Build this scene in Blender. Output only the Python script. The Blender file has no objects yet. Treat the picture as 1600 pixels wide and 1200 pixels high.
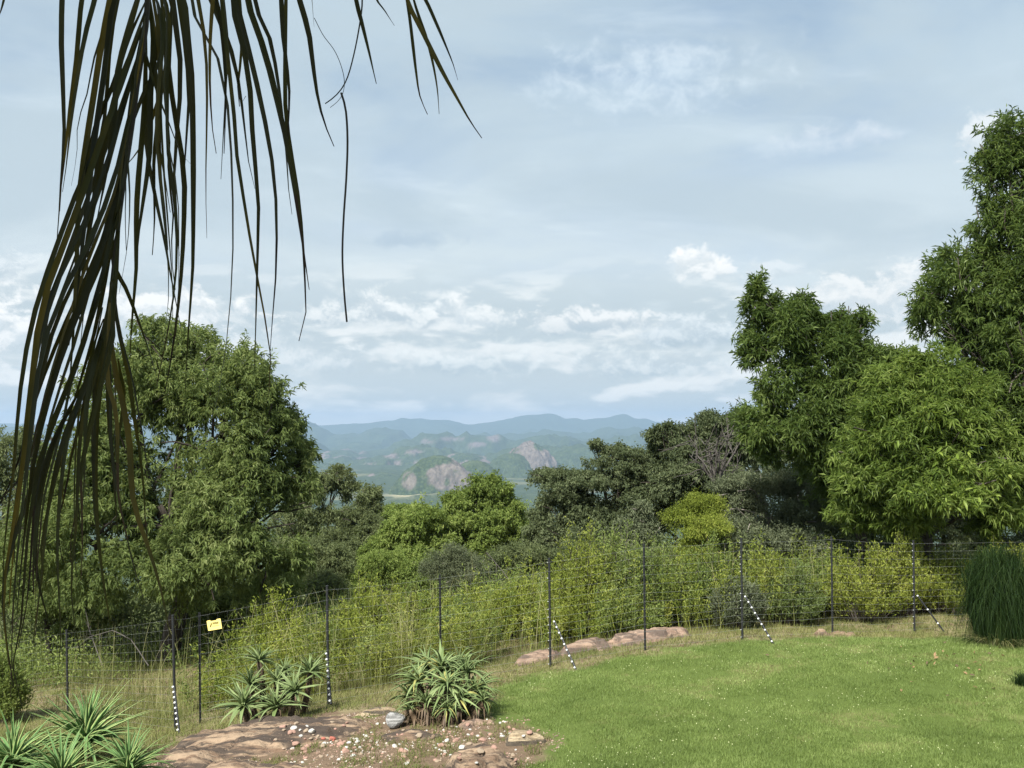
import bpy, bmesh, math, random
import numpy as np
from mathutils import Vector, Matrix, Euler

SC = bpy.context.scene
COL = SC.collection
rng = np.random.default_rng(7)
random.seed(7)

# ------------------------------------------------------------------ camera
F = 1400.0                       # focal length in photograph pixels (1600 wide)
CZ = 4.3                         # eye height above the lawn by the fence
PITCH = math.atan(60.0 / F)
cam_d = bpy.data.cameras.new('camera')
cam = bpy.data.objects.new('camera', cam_d)
COL.objects.link(cam)
cam.location = (0, 0, CZ)
cam.rotation_euler = (math.pi / 2 + PITCH, 0, 0)
cam_d.sensor_width = 36.0
cam_d.lens = 36.0 * F / 1600.0
cam_d.clip_start = 0.05
cam_d.clip_end = 90000
SC.camera = cam

SC.render.engine = 'CYCLES'
SC.cycles.use_denoising = True
SC.cycles.max_bounces = 7
SC.cycles.diffuse_bounces = 5
SC.cycles.glossy_bounces = 2
SC.cycles.transmission_bounces = 3
SC.cycles.volume_bounces = 0
SC.cycles.transparent_max_bounces = 4
SC.cycles.sample_clamp_indirect = 4
SC.view_settings.view_transform = 'Standard'
SC.view_settings.look = 'None'
SC.view_settings.gamma = 1
SC.view_settings.use_curve_mapping = False
SC.view_settings.exposure = 1.32

# ------------------------------------------------------------------ sun
SUN_DIR = Vector((-0.30, -0.56, 0.77)).normalized()      # towards the sun
sun_el = math.asin(SUN_DIR.z)
sun_rot = math.atan2(SUN_DIR.x, SUN_DIR.y)
sd = bpy.data.lights.new('sun', 'SUN')
sd.energy = 4.3
sd.angle = math.radians(9.0)
sd.color = (1.0, 0.97, 0.91)
sun = bpy.data.objects.new('sun', sd)
COL.objects.link(sun)
sun.rotation_euler = SUN_DIR.to_track_quat('Z', 'Y').to_euler()

# ------------------------------------------------------------------ world: sky with clouds
class NT:
    """tiny node-tree builder"""
    def __init__(s, tree):
        s.t = tree
    def n(s, typ, **kw):
        nd = s.t.nodes.new(typ)
        for k, v in kw.items():
            setattr(nd, k, v)
        return nd
    def set(s, sock, v):
        if isinstance(v, bpy.types.NodeSocket):
            s.t.links.new(v, sock)
        elif isinstance(v, tuple) and len(v) == 3 and sock.type == 'RGBA':
            sock.default_value = (*v, 1)
        else:
            sock.default_value = v
    def m(s, op, a, b=0.0, c=0.0, clamp=False):
        nd = s.n('ShaderNodeMath', operation=op, use_clamp=clamp)
        s.set(nd.inputs[0], a); s.set(nd.inputs[1], b)
        if op in ('MULTIPLY_ADD', 'SMOOTH_MIN', 'SMOOTH_MAX'):
            s.set(nd.inputs[2], c)
        return nd.outputs[0]
    def ramp(s, v, lo, hi, a=0.0, b=1.0, mode='SMOOTHSTEP'):
        nd = s.n('ShaderNodeMapRange', interpolation_type=mode)
        s.set(nd.inputs[0], v)
        for i, x in enumerate((lo, hi, a, b)):
            s.set(nd.inputs[i + 1], x)
        return nd.outputs[0]
    def xyz(s, x, y, z):
        nd = s.n('ShaderNodeCombineXYZ')
        for i, v in enumerate((x, y, z)):
            s.set(nd.inputs[i], v)
        return nd.outputs[0]
    def noise(s, vec, scale=1.0, detail=5.0, rough=0.55, dist=0.0, out=0):
        nd = s.n('ShaderNodeTexNoise')
        if vec is not None:
            s.set(nd.inputs['Vector'], vec)
        nd.inputs['Scale'].default_value = scale
        nd.inputs['Detail'].default_value = detail
        nd.inputs['Roughness'].default_value = rough
        nd.inputs['Distortion'].default_value = dist
        return nd.outputs[out]
    def mix(s, f, a, b):
        nd = s.n('ShaderNodeMix', data_type='RGBA')
        s.set(nd.inputs[0], f); s.set(nd.inputs[6], a); s.set(nd.inputs[7], b)
        return nd.outputs[2]

world = bpy.data.worlds.new('World')
SC.world = world
world.use_nodes = True
wt = world.node_tree
wt.nodes.clear()
W = NT(wt)
SKY = 0.10
wo = W.n('ShaderNodeOutputWorld')
bg = W.n('ShaderNodeBackground')
bg.inputs[1].default_value = SKY * 0.50
wt.links.new(bg.outputs[0], wo.inputs[0])
sky = W.n('ShaderNodeTexSky', sky_type='NISHITA')
sky.sun_disc = False
sky.sun_elevation = sun_el
sky.sun_rotation = sun_rot
sky.altitude = 900
sky.air_density = 1.0
sky.dust_density = 1.6
sky.ozone_density = 1.2
tc = W.n('ShaderNodeTexCoord')
sep = W.n('ShaderNodeSeparateXYZ')
wt.links.new(tc.outputs['Generated'], sep.inputs[0])
dx, dy, dz = sep.outputs
az = W.m('ARCTAN2', dx, dy)
el = W.m('ARCSINE', dz)
zc = W.m('MAXIMUM', dz, 0.0)
# a high veil: plane-projected so that it flattens towards the horizon
inv = W.m('DIVIDE', 1.0, W.m('ADD', zc, 0.16))
pv = W.xyz(W.m('MULTIPLY', dx, inv), W.m('MULTIPLY', dy, inv), 0.0)
n1 = W.noise(pv, 1.35, 6, 0.52, 0.6)
n2 = W.noise(W.xyz(W.m('MULTIPLY', W.m('MULTIPLY', dx, inv), 0.8), W.m('MULTIPLY', W.m('MULTIPLY', dy, inv), 1.6), 4.3), 2.3, 7, 0.58, 0.4)
veil = W.ramp(n1, 0.33, 0.62)
C = lambda r, g, b: (r / SKY, g / SKY, b / SKY)
col = sky.outputs[0]
col = W.mix(0.6, col, C(0.40, 0.535, 0.655))
col = W.mix(W.m('MULTIPLY', veil, 0.75), col, C(0.50, 0.605, 0.665))
wisp = W.ramp(n2, 0.50, 0.74)
col = W.mix(W.m('MULTIPLY', wisp, 0.55), col, C(0.62, 0.72, 0.80))
# whitening towards the horizon
low = W.ramp(el, 0.42, 0.03)
col = W.mix(W.m('MULTIPLY', low, 0.8), col, C(0.66, 0.72, 0.735))
col = W.mix(W.m('MULTIPLY', W.ramp(el, 0.13, 0.02), 0.9), col, C(0.84, 0.85, 0.83))
# low cumulus: density at a height and slightly above it, so sunlit tops and grey bases
def band(sx, sy, off, det=6, rough=0.55):
    a = W.m('MULTIPLY', az, sx)
    def at(d):
        e = W.m('MULTIPLY', W.m('ADD', el, d), sy)
        return W.noise(W.xyz(a, e, off), 1.0, det, rough, 0.25)
    return at(0.0), at(0.016)
b0, b1 = band(7.0, 21.0, 5.2, 6, 0.52)
env = W.m('MULTIPLY', W.ramp(el, -0.01, 0.02), W.ramp(el, 0.20, 0.11))
dens = W.ramp(W.m('ADD', b0, W.m('MULTIPLY', env, 0.18)), 0.42, 0.60)
dens = W.m('MULTIPLY', dens, env)
lit = W.ramp(W.m('SUBTRACT', b0, b1), 0.0, 0.13)
ccol = W.mix(lit, C(0.45, 0.535, 0.58), C(0.75, 0.785, 0.79))
col = W.mix(W.m('MULTIPLY', dens, 0.85), col, ccol)
# broad grey sheets higher up
g0 = W.noise(W.xyz(W.m('MULTIPLY', az, 2.6), W.m('MULTIPLY', el, 7.5), 8.4), 1.0, 5, 0.55, 0.5)
col = W.mix(W.m('MULTIPLY', W.m('MULTIPLY', W.ramp(g0, 0.44, 0.64), W.ramp(el, 0.12, 0.2)), 0.8), col, C(0.44, 0.535, 0.60))
# separate cumulus heads at their own places in the sky (azimuth, elevation, half width, half height)
nb = W.noise(W.xyz(W.m('MULTIPLY', az, 30.0), W.m('MULTIPLY', el, 40.0), 1.1), 1.0, 6, 0.62, 0.3)
nbu = W.noise(W.xyz(W.m('MULTIPLY', az, 30.0), W.m('MULTIPLY', W.m('ADD', el, 0.010), 40.0), 1.1), 1.0, 6, 0.62, 0.3)
litb = W.ramp(W.m('SUBTRACT', nb, nbu), -0.10, 0.14)
def puff(a0, e0, ra, re, bright, dark, strength, soft=0.5):
    global col
    u = W.m('DIVIDE', W.m('SUBTRACT', az, a0), ra)
    v0 = W.m('DIVIDE', W.m('SUBTRACT', el, e0), re)
    v = W.m('MAXIMUM', v0, W.m('MULTIPLY', v0, -1.6))
    r = W.m('SQRT', W.m('ADD', W.m('MULTIPLY', u, u), W.m('MULTIPLY', v, v)))
    d = W.m('SUBTRACT', 1.0, r)
    d = W.m('ADD', d, W.m('MULTIPLY', W.m('SUBTRACT', nb, 0.5), 2.6))
    d = W.ramp(d, 0.05, soft)
    g = W.m('ADD', W.m('MULTIPLY', litb, 0.6), W.ramp(v0, -0.7, 0.9, 0.0, 0.6), clamp=True)
    col = W.mix(W.m('MULTIPLY', d, strength), col, W.mix(g, dark, bright))
WH, GR, DK = C(0.88, 0.89, 0.88), C(0.50, 0.58, 0.63), C(0.37, 0.465, 0.53)
puff(0.212, 0.168, 0.040, 0.026, WH, GR, 0.95)
puff(0.280, 0.160, 0.040, 0.016, C(0.72, 0.77, 0.8), GR, 0.6)
puff(0.500, 0.262, 0.040, 0.045, C(0.74, 0.78, 0.80), GR, 0.8)
puff(0.400, 0.125, 0.13, 0.040, C(0.80, 0.82, 0.82), GR, 0.85)
puff(0.350, 0.290, 0.08, 0.022, C(0.66, 0.72, 0.78), C(0.55, 0.63, 0.72), 0.6, 0.9)
puff(-0.115, 0.200, 0.060, 0.016, C(0.42, 0.52, 0.61), C(0.38, 0.48, 0.57), 0.75, 0.8)
puff(-0.545, 0.085, 0.075, 0.070, WH, GR, 0.95)
puff(-0.56, 0.150, 0.07, 0.030, C(0.7, 0.76, 0.79), DK, 0.85)
puff(-0.13, 0.118, 0.13, 0.034, C(0.82, 0.85, 0.85), DK, 0.9, 0.8)
puff(-0.05, 0.065, 0.20, 0.030, C(0.74, 0.79, 0.80), DK, 0.8, 0.9)
puff(0.16, 0.060, 0.14, 0.028, C(0.74, 0.79, 0.80), DK, 0.8, 0.9)
puff(-0.28, 0.070, 0.12, 0.030, C(0.76, 0.80, 0.81), GR, 0.7, 0.9)
puff(-0.04, 0.115, 0.05, 0.022, C(0.80, 0.83, 0.83), GR, 0.85)
puff(0.09, 0.110, 0.09, 0.024, C(0.82, 0.84, 0.84), DK, 0.85)
puff(0.20, 0.095, 0.07, 0.028, C(0.70, 0.76, 0.79), DK, 0.85)
puff(-0.36, 0.110, 0.10, 0.035, WH, GR, 0.85)
puff(0.15, 0.36, 0.17, 0.060, C(0.64, 0.73, 0.80), C(0.56, 0.67, 0.76), 0.7, 1.2)
wt.links.new(col, bg.inputs[0])

# ------------------------------------------------------------------ small maths
ROT = np.array(Matrix.Rotation(math.pi / 2 + PITCH, 3, 'X'))
def P(px, py, Y):
    """world point seen at photograph pixel (px, py) and forward distance Y"""
    d = ROT @ np.array([(px - 800) / F, (600 - py) / F, -1.0])
    return np.array([0, 0, CZ]) + d * (Y / d[1])

def hash2(ix, iy, seed):
    h = (ix.astype(np.int64) * 374761393 + iy.astype(np.int64) * 668265263 + seed * 974634721) & 0x7fffffff
    h = ((h ^ (h >> 13)) * 1274126177) & 0x7fffffff
    return ((h ^ (h >> 16)) & 0xffff) / 65535.0
def vnoise(x, y, seed=0):
    x = np.asarray(x, float); y = np.asarray(y, float)
    ix = np.floor(x); iy = np.floor(y)
    fx = x - ix; fy = y - iy
    fx = fx * fx * (3 - 2 * fx); fy = fy * fy * (3 - 2 * fy)
    a = hash2(ix, iy, seed); b = hash2(ix + 1, iy, seed)
    c = hash2(ix, iy + 1, seed); d = hash2(ix + 1, iy + 1, seed)
    return (a * (1 - fx) + b * fx) * (1 - fy) + (c * (1 - fx) + d * fx) * fy
def fbm(x, y, oct=4, seed=0, gain=0.5):
    s = 0; a = 1; t = 0
    for i in range(oct):
        s = s + a * vnoise(x * 2 ** i + 13.7 * i, y * 2 ** i - 7.1 * i, seed + i)
        t += a; a *= gain
    return s / t
def smooth(a, b, x):
    t = np.clip((x - a) / (b - a), 0, 1)
    return t * t * (3 - 2 * t)
def norm(v):
    return v / np.maximum(np.linalg.norm(v, axis=-1, keepdims=True), 1e-9)

# ------------------------------------------------------------------ objects
def mesh_np(name, V, faces, mats, attrs=None, smooth_shade=False, midx=None):
    """faces: list of int arrays (n,3) or (n,4)"""
    me = bpy.data.meshes.new(name)
    V = np.asarray(V, np.float32)
    me.vertices.add(len(V)); me.vertices.foreach_set('co', V.ravel())
    faces = [np.asarray(f, np.int32) for f in faces if len(f)]
    li = np.concatenate([f.ravel() for f in faces])
    sizes = np.concatenate([np.full(len(f), f.shape[1], np.int32) for f in faces])
    me.loops.add(len(li)); me.loops.foreach_set('vertex_index', li)
    me.polygons.add(len(sizes))
    me.polygons.foreach_set('loop_start', np.concatenate([[0], np.cumsum(sizes)[:-1]]).astype(np.int32))
    if midx is not None:
        me.polygons.foreach_set('material_index', np.asarray(midx, np.int32))
    me.polygons.foreach_set('use_smooth', np.full(len(sizes), smooth_shade))
    for k, v in (attrs or {}).items():
        at = me.attributes.new(k, 'FLOAT', 'POINT')
        at.data.foreach_set('value', np.asarray(v, np.float32))
    for m in (mats if isinstance(mats, (list, tuple)) else [mats]):
        me.materials.append(m)
    me.update(calc_edges=True)
    return me
def link(name, me, parent=None, loc=None, kind=None):
    o = bpy.data.objects.new(name, me); COL.objects.link(o)
    if parent is not None: o.parent = parent
    if loc is not None: o.location = loc
    if kind: o['kind'] = kind
    return o
def tag(o, label, cat=None, group=None, kind=None):
    o['label'] = label
    if cat: o['category'] = cat
    if group: o['group'] = group
    if kind: o['kind'] = kind
    return o
def thing(name, label, cat, loc, group=None):
    o = bpy.data.objects.new(name, None); COL.objects.link(o)
    o.location = loc; o.empty_display_size = 0.1
    return tag(o, label, cat, group)

class Geo:
    """collects triangles / quads with a 'tint' attribute"""
    def __init__(s):
        s.V = []; s.T = []; s.Q = []; s.A = []; s.n = 0
    def add(s, V, T=None, Q=None, tint=0.5):
        V = np.asarray(V, float)
        if T is not None and len(T): s.T.append(np.asarray(T) + s.n)
        if Q is not None and len(Q): s.Q.append(np.asarray(Q) + s.n)
        s.V.append(V); s.A.append(np.broadcast_to(np.asarray(tint, float), (len(V),)))
        s.n += len(V)
    def tube(s, pts, rad, sides=7, tint=0.5, cap=True):
        pts = np.asarray(pts, float); rad = np.broadcast_to(np.asarray(rad, float), (len(pts),))
        d = np.gradient(pts, axis=0); d = norm(d)
        ref = np.array([0.31, 0.17, 0.93]) if abs(d[0, 2]) < 0.9 else np.array([0.93, 0.17, 0.31])
        u = norm(np.cross(d, ref)); v = np.cross(d, u)
        a = np.linspace(0, 2 * math.pi, sides, endpoint=False)
        R = pts[:, None] + rad[:, None, None] * (np.cos(a)[None, :, None] * u[:, None] + np.sin(a)[None, :, None] * v[:, None])
        n = len(pts)
        i = np.arange(n - 1)[:, None] * sides; j = np.arange(sides)[None]; k = (j + 1) % sides
        Q = np.stack([i + j, i + k, i + sides + k, i + sides + j], -1).reshape(-1, 4)
        T = []
        if cap:
            T = [(0, q + 1, q) for q in range(1, sides - 1)] + [((n - 1) * sides, (n - 1) * sides + q, (n - 1) * sides + q + 1) for q in range(1, sides - 1)]
        s.add(R.reshape(-1, 3), T, Q, tint)
    def box(s, c, h, rot=None, tint=0.5):
        v = np.array([[x, y, z] for x in (-1, 1) for y in (-1, 1) for z in (-1, 1)], float) * np.asarray(h)
        if rot is not None: v = v @ np.asarray(rot).T
        s.add(v + np.asarray(c), None, [(0, 1, 3, 2), (4, 6, 7, 5), (0, 4, 5, 1), (2, 3, 7, 6), (0, 2, 6, 4), (1, 5, 7, 3)], tint)
    def mesh(s, name, mats, origin=(0, 0, 0), smooth_shade=False):
        V = np.concatenate(s.V) - np.asarray(origin)
        f = []
        if s.T: f.append(np.concatenate(s.T))
        if s.Q: f.append(np.concatenate(s.Q))
        return mesh_np(name, V, f, mats, {'tint': np.concatenate(s.A)}, smooth_shade)
    def build(s, name, mats, parent=None, origin=(0, 0, 0), smooth_shade=False, kind=None):
        return link(name, s.mesh(name, mats, origin, smooth_shade), parent, None, kind)

# ------------------------------------------------------------------ materials
def material(name):
    m = bpy.data.materials.new(name); m.use_nodes = True
    m.node_tree.nodes.clear()
    return m, NT(m.node_tree)
def finish(M, N, color, rough=0.8, bump=None, bump_d=0.02, bump_s=0.5, spec=0.3, trans=None, coat=0.0):
    out = N.n('ShaderNodeOutputMaterial')
    p = N.n('ShaderNodeBsdfPrincipled')
    N.set(p.inputs['Base Color'], color); N.set(p.inputs['Roughness'], rough)
    p.inputs['Specular IOR Level'].default_value = spec
    if bump is not None:
        b = N.n('ShaderNodeBump'); b.inputs['Strength'].default_value = bump_s; b.inputs['Distance'].default_value = bump_d
        N.set(b.inputs['Height'], bump); N.t.links.new(b.outputs[0], p.inputs['Normal'])
    sh = p.outputs[0]
    if trans:
        t = N.n('ShaderNodeBsdfTranslucent'); N.set(t.inputs[0], trans[1])
        x = N.n('ShaderNodeMixShader'); x.inputs[0].default_value = trans[0]
        N.t.links.new(sh, x.inputs[1]); N.t.links.new(t.outputs[0], x.inputs[2]); sh = x.outputs[0]
    N.t.links.new(sh, out.inputs[0])
    return M
def cramp(N, v, stops):
    r = N.n('ShaderNodeValToRGB'); e = r.color_ramp.elements
    while len(e) < len(stops): e.new(0.5)
    for q, (p, c) in zip(e, stops):
        q.position = p; q.color = (*c, 1)
    N.set(r.inputs[0], v)
    return r.outputs[0]
def attr(N, name):
    return N.n('ShaderNodeAttribute', attribute_name=name).outputs['Fac']
def leaf_mat(name, c0, c1, c2, tr=0.28, rough=0.5, clump=0.5, obj_rand=False, spec=0.35):
    """c0 dark, c1 mid, c2 light leaf colours; tint differs per leaf"""
    M, N = material(name)
    t = N.n('ShaderNodeObjectInfo').outputs['Random'] if obj_rand else attr(N, 'tint')
    g = N.n('ShaderNodeNewGeometry')
    nz = N.noise(g.outputs['Position'], clump, 2, 0.5)
    t = N.m('ADD', N.m('MULTIPLY', t, 0.8), N.m('MULTIPLY', N.m('SUBTRACT', nz, 0.5), 0.9), clamp=True)
    c = cramp(N, t, [(0.0, c0), (0.45, c1), (1.0, c2)])
    tcol = N.mix(0.35, c, (c2[0] * 1.2, c2[1] * 1.2, c2[2] * 0.7))
    return finish(M, N, c, rough, spec=spec, trans=(tr, tcol))
def bark_mat(name, c0, c1):
    M, N = material(name)
    g = N.n('ShaderNodeNewGeometry')
    mp = N.n('ShaderNodeMapping'); mp.inputs['Scale'].default_value = (14, 14, 3)
    N.t.links.new(g.outputs['Position'], mp.inputs[0])
    nz = N.noise(mp.outputs[0], 1.5, 5, 0.65)
    return finish(M, N, N.mix(nz, c0, c1), 0.9, nz, 0.03, 0.8, 0.15)
def plain(name, c, rough=0.6, spec=0.3, var=0.25, scale=8.0, metal=0.0, bump_d=0.003):
    M, N = material(name)
    g = N.n('ShaderNodeNewGeometry')
    nz = N.noise(g.outputs['Position'], scale, 5, 0.6)
    col = N.mix(nz, tuple(x * (1 - var) for x in c), tuple(min(1, x * (1 + var)) for x in c))
    return finish(M, N, col, rough, nz, bump_d, 0.4, spec)

LM = {
    'near':   leaf_mat('narrow_leaf', (.044, .074, .018), (.102, .152, .036), (.215, .268, .085), .46, .5, .45, spec=.2),
    'front':  leaf_mat('light_narrow_leaf', (.070, .112, .022), (.155, .218, .046), (.310, .370, .110), .48, .5, .45, spec=.2),
    'nearo':  leaf_mat('narrow_leaf_single', (.090, .140, .022), (.185, .260, .042), (.330, .395, .100), .48, .5, .45, True, spec=.2),
    'left':   leaf_mat('mid_green_leaf', (.070, .100, .032), (.155, .205, .064), (.310, .345, .145), .46, .55, .5, spec=.15),
    'green':  leaf_mat('fresh_green_leaf', (.085, .125, .030), (.195, .258, .066), (.330, .375, .120), .46, .6, .35, spec=.1),
    'olive':  leaf_mat('olive_leaf', (.072, .090, .040), (.150, .180, .080), (.245, .270, .130), .42, .6, .3, spec=.1),
    'dark':   leaf_mat('dark_acacia_leaf', (.052, .070, .032), (.118, .145, .070), (.210, .235, .125), .40, .6, .4, spec=.1),
    'grey':   leaf_mat('grey_green_leaf', (.075, .092, .050), (.145, .168, .095), (.240, .260, .160), .36, .6, .6, spec=.1),
    'yellow': leaf_mat('yellow_green_leaf', (.085, .115, .018), (.200, .245, .040), (.320, .345, .075), .36, .55, .6, spec=.12),
    'shrub':  leaf_mat('lime_shrub_leaf', (.100, .135, .022), (.235, .275, .050), (.370, .375, .095), .42, .55, .8, spec=.12),
    'shrub2': leaf_mat('green_shrub_leaf', (.080, .120, .030), (.175, .225, .058), (.285, .315, .110), .38, .55, .8, spec=.12),
    'straw':  leaf_mat('dry_grass_blade', (.095, .118, .028), (.200, .215, .075), (.380, .345, .185), .36, .7, .7, spec=.12),
    'grass':  leaf_mat('lawn_blade', (.098, .142, .034), (.168, .230, .060), (.290, .345, .120), .38, .55, .9, spec=.2),
    'rough':  leaf_mat('rough_grass_blade', (.090, .112, .030), (.170, .178, .058), (.290, .270, .125), .3, .65, .8, spec=.15),
    'tuft':   leaf_mat('dark_tuft_blade', (.008, .018, .005), (.018, .036, .009), (.045, .068, .018), .2, .6, 1.5, spec=.08),
}
BARK = bark_mat('grey_bark', (.05, .042, .034), (.14, .12, .10))
BARKD = bark_mat('dark_bark', (.025, .021, .017), (.075, .062, .05))
BARKG = bark_mat('weathered_bark', (.06, .052, .046), (.13, .118, .105))
BARKL = bark_mat('pale_bark', (.17, .15, .13), (.32, .29, .25))

# ------------------------------------------------------------------ ground heights
_gp = []
def gp(px, py, Y): _gp.append(P(px, py, Y))
POSTS = [  # px, top py, base py, distance, thick
    (106, 985, 1118, 18.0, 1), (274, 962, 1145, 14.3, 1), (313, 957, 1130, 14.9, 0), (513, 916, 1100, 14.3, 1),
    (689, 898, 1070, 15.4, 0), (860, 873, 1042, 16.0, 1), (1008, 850, 1015, 16.3, 0), (1160, 842, 1000, 16.9, 1),
    (1301, 838, 992, 17.7, 0), (1429, 845, 990, 18.3, 1)]
for a in POSTS: gp(a[0], a[2], a[3])
for a in [(430, 1125, 13.2), (690, 1118, 12.7), (120, 1190, 11.3), (560, 1200, 10.6), (250, 1195, 11.5), (840, 1195, 10.5),
          (1200, 1200, 10.0), (1590, 1200, 10.0), (1590, 1072, 13.1), (1550, 1003, 16.0), (1440, 952, 20.5), (1000, 1000, 17.8),
          (250, 1035, 22.0), (700, 985, 21.0), (1000, 960, 22.0), (1300, 955, 21.5), (1600, 940, 22.0), (450, 1010, 21.5), (30, 1070, 21.0)]: gp(*a)
GPX = np.array(_gp)
EXTRA = np.array([[-6, 6, 1.0], [0, 5, 1.4], [7, 5, 1.4], [14, 12, .8], [13, 18, .5], [-14, 12, -.6], [-16, 20, -2.4], [-7, 9, .5]])
GPX = np.concatenate([GPX, EXTRA])
def _tps(r):
    return r * r * np.log(np.maximum(r, 1e-6))
_n = len(GPX)
_K = _tps(np.linalg.norm(GPX[:, None, :2] - GPX[None, :, :2], axis=-1)) + np.eye(_n) * 0.6
_Pm = np.concatenate([np.ones((_n, 1)), GPX[:, :2]], 1)
_A = np.block([[_K, _Pm], [_Pm.T, np.zeros((3, 3))]])
_w = np.linalg.solve(_A, np.concatenate([GPX[:, 2], np.zeros(3)]))
def near_h(x, y):
    x = np.asarray(x, float); y = np.asarray(y, float)
    s = _w[_n] + _w[_n + 1] * x + _w[_n + 2] * y
    for i in range(_n):
        s = s + _w[i] * _tps(np.hypot(x - GPX[i, 0], y - GPX[i, 1]))
    return s
def far_h(x, y):
    r = np.hypot(x, y)
    h = -0.24 * np.maximum(y - 20, 0) - 0.3
    # the hill we stand on falls away, then the valley floor
    t = np.maximum(r - 20, 0)
    slope = -300 * (1 - np.exp(-t / 1150.0)) + 0.02 * 0
    n = (fbm(x / 260 + 5, y / 260, 5, 3) - .5) * 46 * smooth(60, 600, r) + (fbm(x / 2300, y / 2300, 4, 9) - .5) * 130 * smooth(1500, 6000, r)
    side = 1.4 * smooth(2, 20, x) * smooth(200, 20, r) - 0.6 * smooth(-6, -25, x) * smooth(200, 20, r)
    return slope + n + side - 0.5
def ground_h(x, y):
    x = np.asarray(x, float); y = np.asarray(y, float)
    r = np.hypot(x - 1, y - 12)
    w = smooth(9.5, 22, r)
    nx = np.clip(x, -22, 20); ny = np.clip(y, 0, 28)
    h = near_h(nx, ny) * (1 - w) + far_h(x, y) * w
    return h + (fbm(x / 0.9, y / 0.9, 3, 21) - .5) * 0.05 + (fbm(x / 5., y / 5., 2, 31) - .5) * 0.10 * smooth(12, 30, y)

# lawn outline, world x,y
LAWN_PX = [(790, 1200, 10.3), (850, 1180, 10.8), (900, 1150, 11.5), (770, 1122, 12.5), (775, 1075, 14.0), (860, 1052, 15.4), (1000, 1028, 16.0), (1200, 1008, 16.8), (1330, 1001, 17.2),
           (1500, 1002, 17.0), (1640, 1000, 16.8)]
_lp = [P(*a)[:2] for a in LAWN_PX]
LAWN = np.array([_lp[0] + np.array([-.3, -1.2])] + _lp + [np.array([15, 16]), np.array([15, 4]), np.array([0.3, 4])])
def poly_sd(x, y, poly):
    """signed distance, positive inside"""
    x = np.asarray(x, float); y = np.asarray(y, float)
    d = np.full(x.shape, 1e9); ins = np.zeros(x.shape, bool)
    n = len(poly)
    for i in range(n):
        a = poly[i]; b = poly[(i + 1) % n]
        e = b - a; t = np.clip(((x - a[0]) * e[0] + (y - a[1]) * e[1]) / (e @ e), 0, 1)
        d = np.minimum(d, np.hypot(x - a[0] - t * e[0], y - a[1] - t * e[1]))
        c = ((a[1] > y) != (b[1] > y)) & (x < (b[0] - a[0]) * (y - a[1]) / (b[1] - a[1] + 1e-12) + a[0])
        ins ^= c
    return np.where(ins, d, -d)
def lawn_sd(x, y):
    return poly_sd(x, y, LAWN) + (fbm(x * 1.6, y * 1.6, 4, 5) - .5) * 0.9

# rock garden outline
RG = np.array([P(*a)[:2] for a in [(225, 1165, 12.2), (300, 1130, 13.2), (420, 1118, 13.4), (560, 1104, 13.4), (640, 1100, 13.2), (760, 1108, 12.9),
               (885, 1135, 11.9), (900, 1160, 11.3), (830, 1200, 10.4), (760, 1260, 9.2), (250, 1260, 10.0), (200, 1200, 11.3)]])
def rg_sd(x, y):
    return poly_sd(x, y, RG) + (fbm(x * 1.9 + 3, y * 1.9, 3, 15) - .5) * 0.5

# ------------------------------------------------------------------ ground sheet (polar), one mesh cut into setting pieces
rad = np.concatenate([np.geomspace(0.6, 6, 16)[:-1], np.geomspace(6, 30, 170)[:-1], np.geomspace(30, 300, 110)[:-1], np.geomspace(300, 18600, 180)])
angs = np.concatenate([np.linspace(-180, -46, 30)[:-1], np.linspace(-46, 46, 430), np.linspace(46, 180, 30)[1:-1]])
ang = np.radians(angs)
RR, AA = np.meshgrid(rad, ang, indexing='ij')
GX = RR * np.sin(AA); GY = RR * np.cos(AA)
GZ = ground_h(GX, GY)
nr, na = RR.shape
idx = np.arange(nr * na).reshape(nr, na)
quads = np.stack([idx[:-1], np.roll(idx, -1, 1)[:-1], np.roll(idx, -1, 1)[1:], idx[1:]], -1)   # wraps in angle
VG = np.stack([GX, GY, GZ], -1).reshape(-1, 3)
lsd = lawn_sd(GX, GY); rsd = rg_sd(GX, GY)
ATT = {'lawn': smooth(-.12, .12, lsd).ravel(), 'stony': smooth(-.1, .3, rsd).ravel(),
       'field': (smooth(.66, .74, fbm(GX / 420 + 3.1, GY / 300, 3, 77)) * .35 * smooth(1800, 2600, RR)).ravel()}
fx, fy = P(640, 777, 3550)[:2]
ATT['field'] = np.maximum(ATT['field'], np.exp(-((VG[:, 0] - fx) / 95) ** 2 - ((VG[:, 1] - fy) / 160) ** 2) * 1.3 * (fbm(VG[:, 0] / 60, VG[:, 1] / 60, 3, 4) > .33))
def sub_sheet(name, mask, mat, label):
    q = quads[mask].reshape(-1, 4)
    # centre cap for the innermost ring is left as a small hole under the camera; closed by a fan
    u, inv_ = np.unique(q, return_inverse=True)
    f = inv_.reshape(-1, 4)[:, ::-1]
    me = mesh_np(name, VG[u], [f], mat, {k: v[u] for k, v in ATT.items()}, True)
    o = link(name, me, None, None, 'structure'); o['label'] = label
    return o

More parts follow.
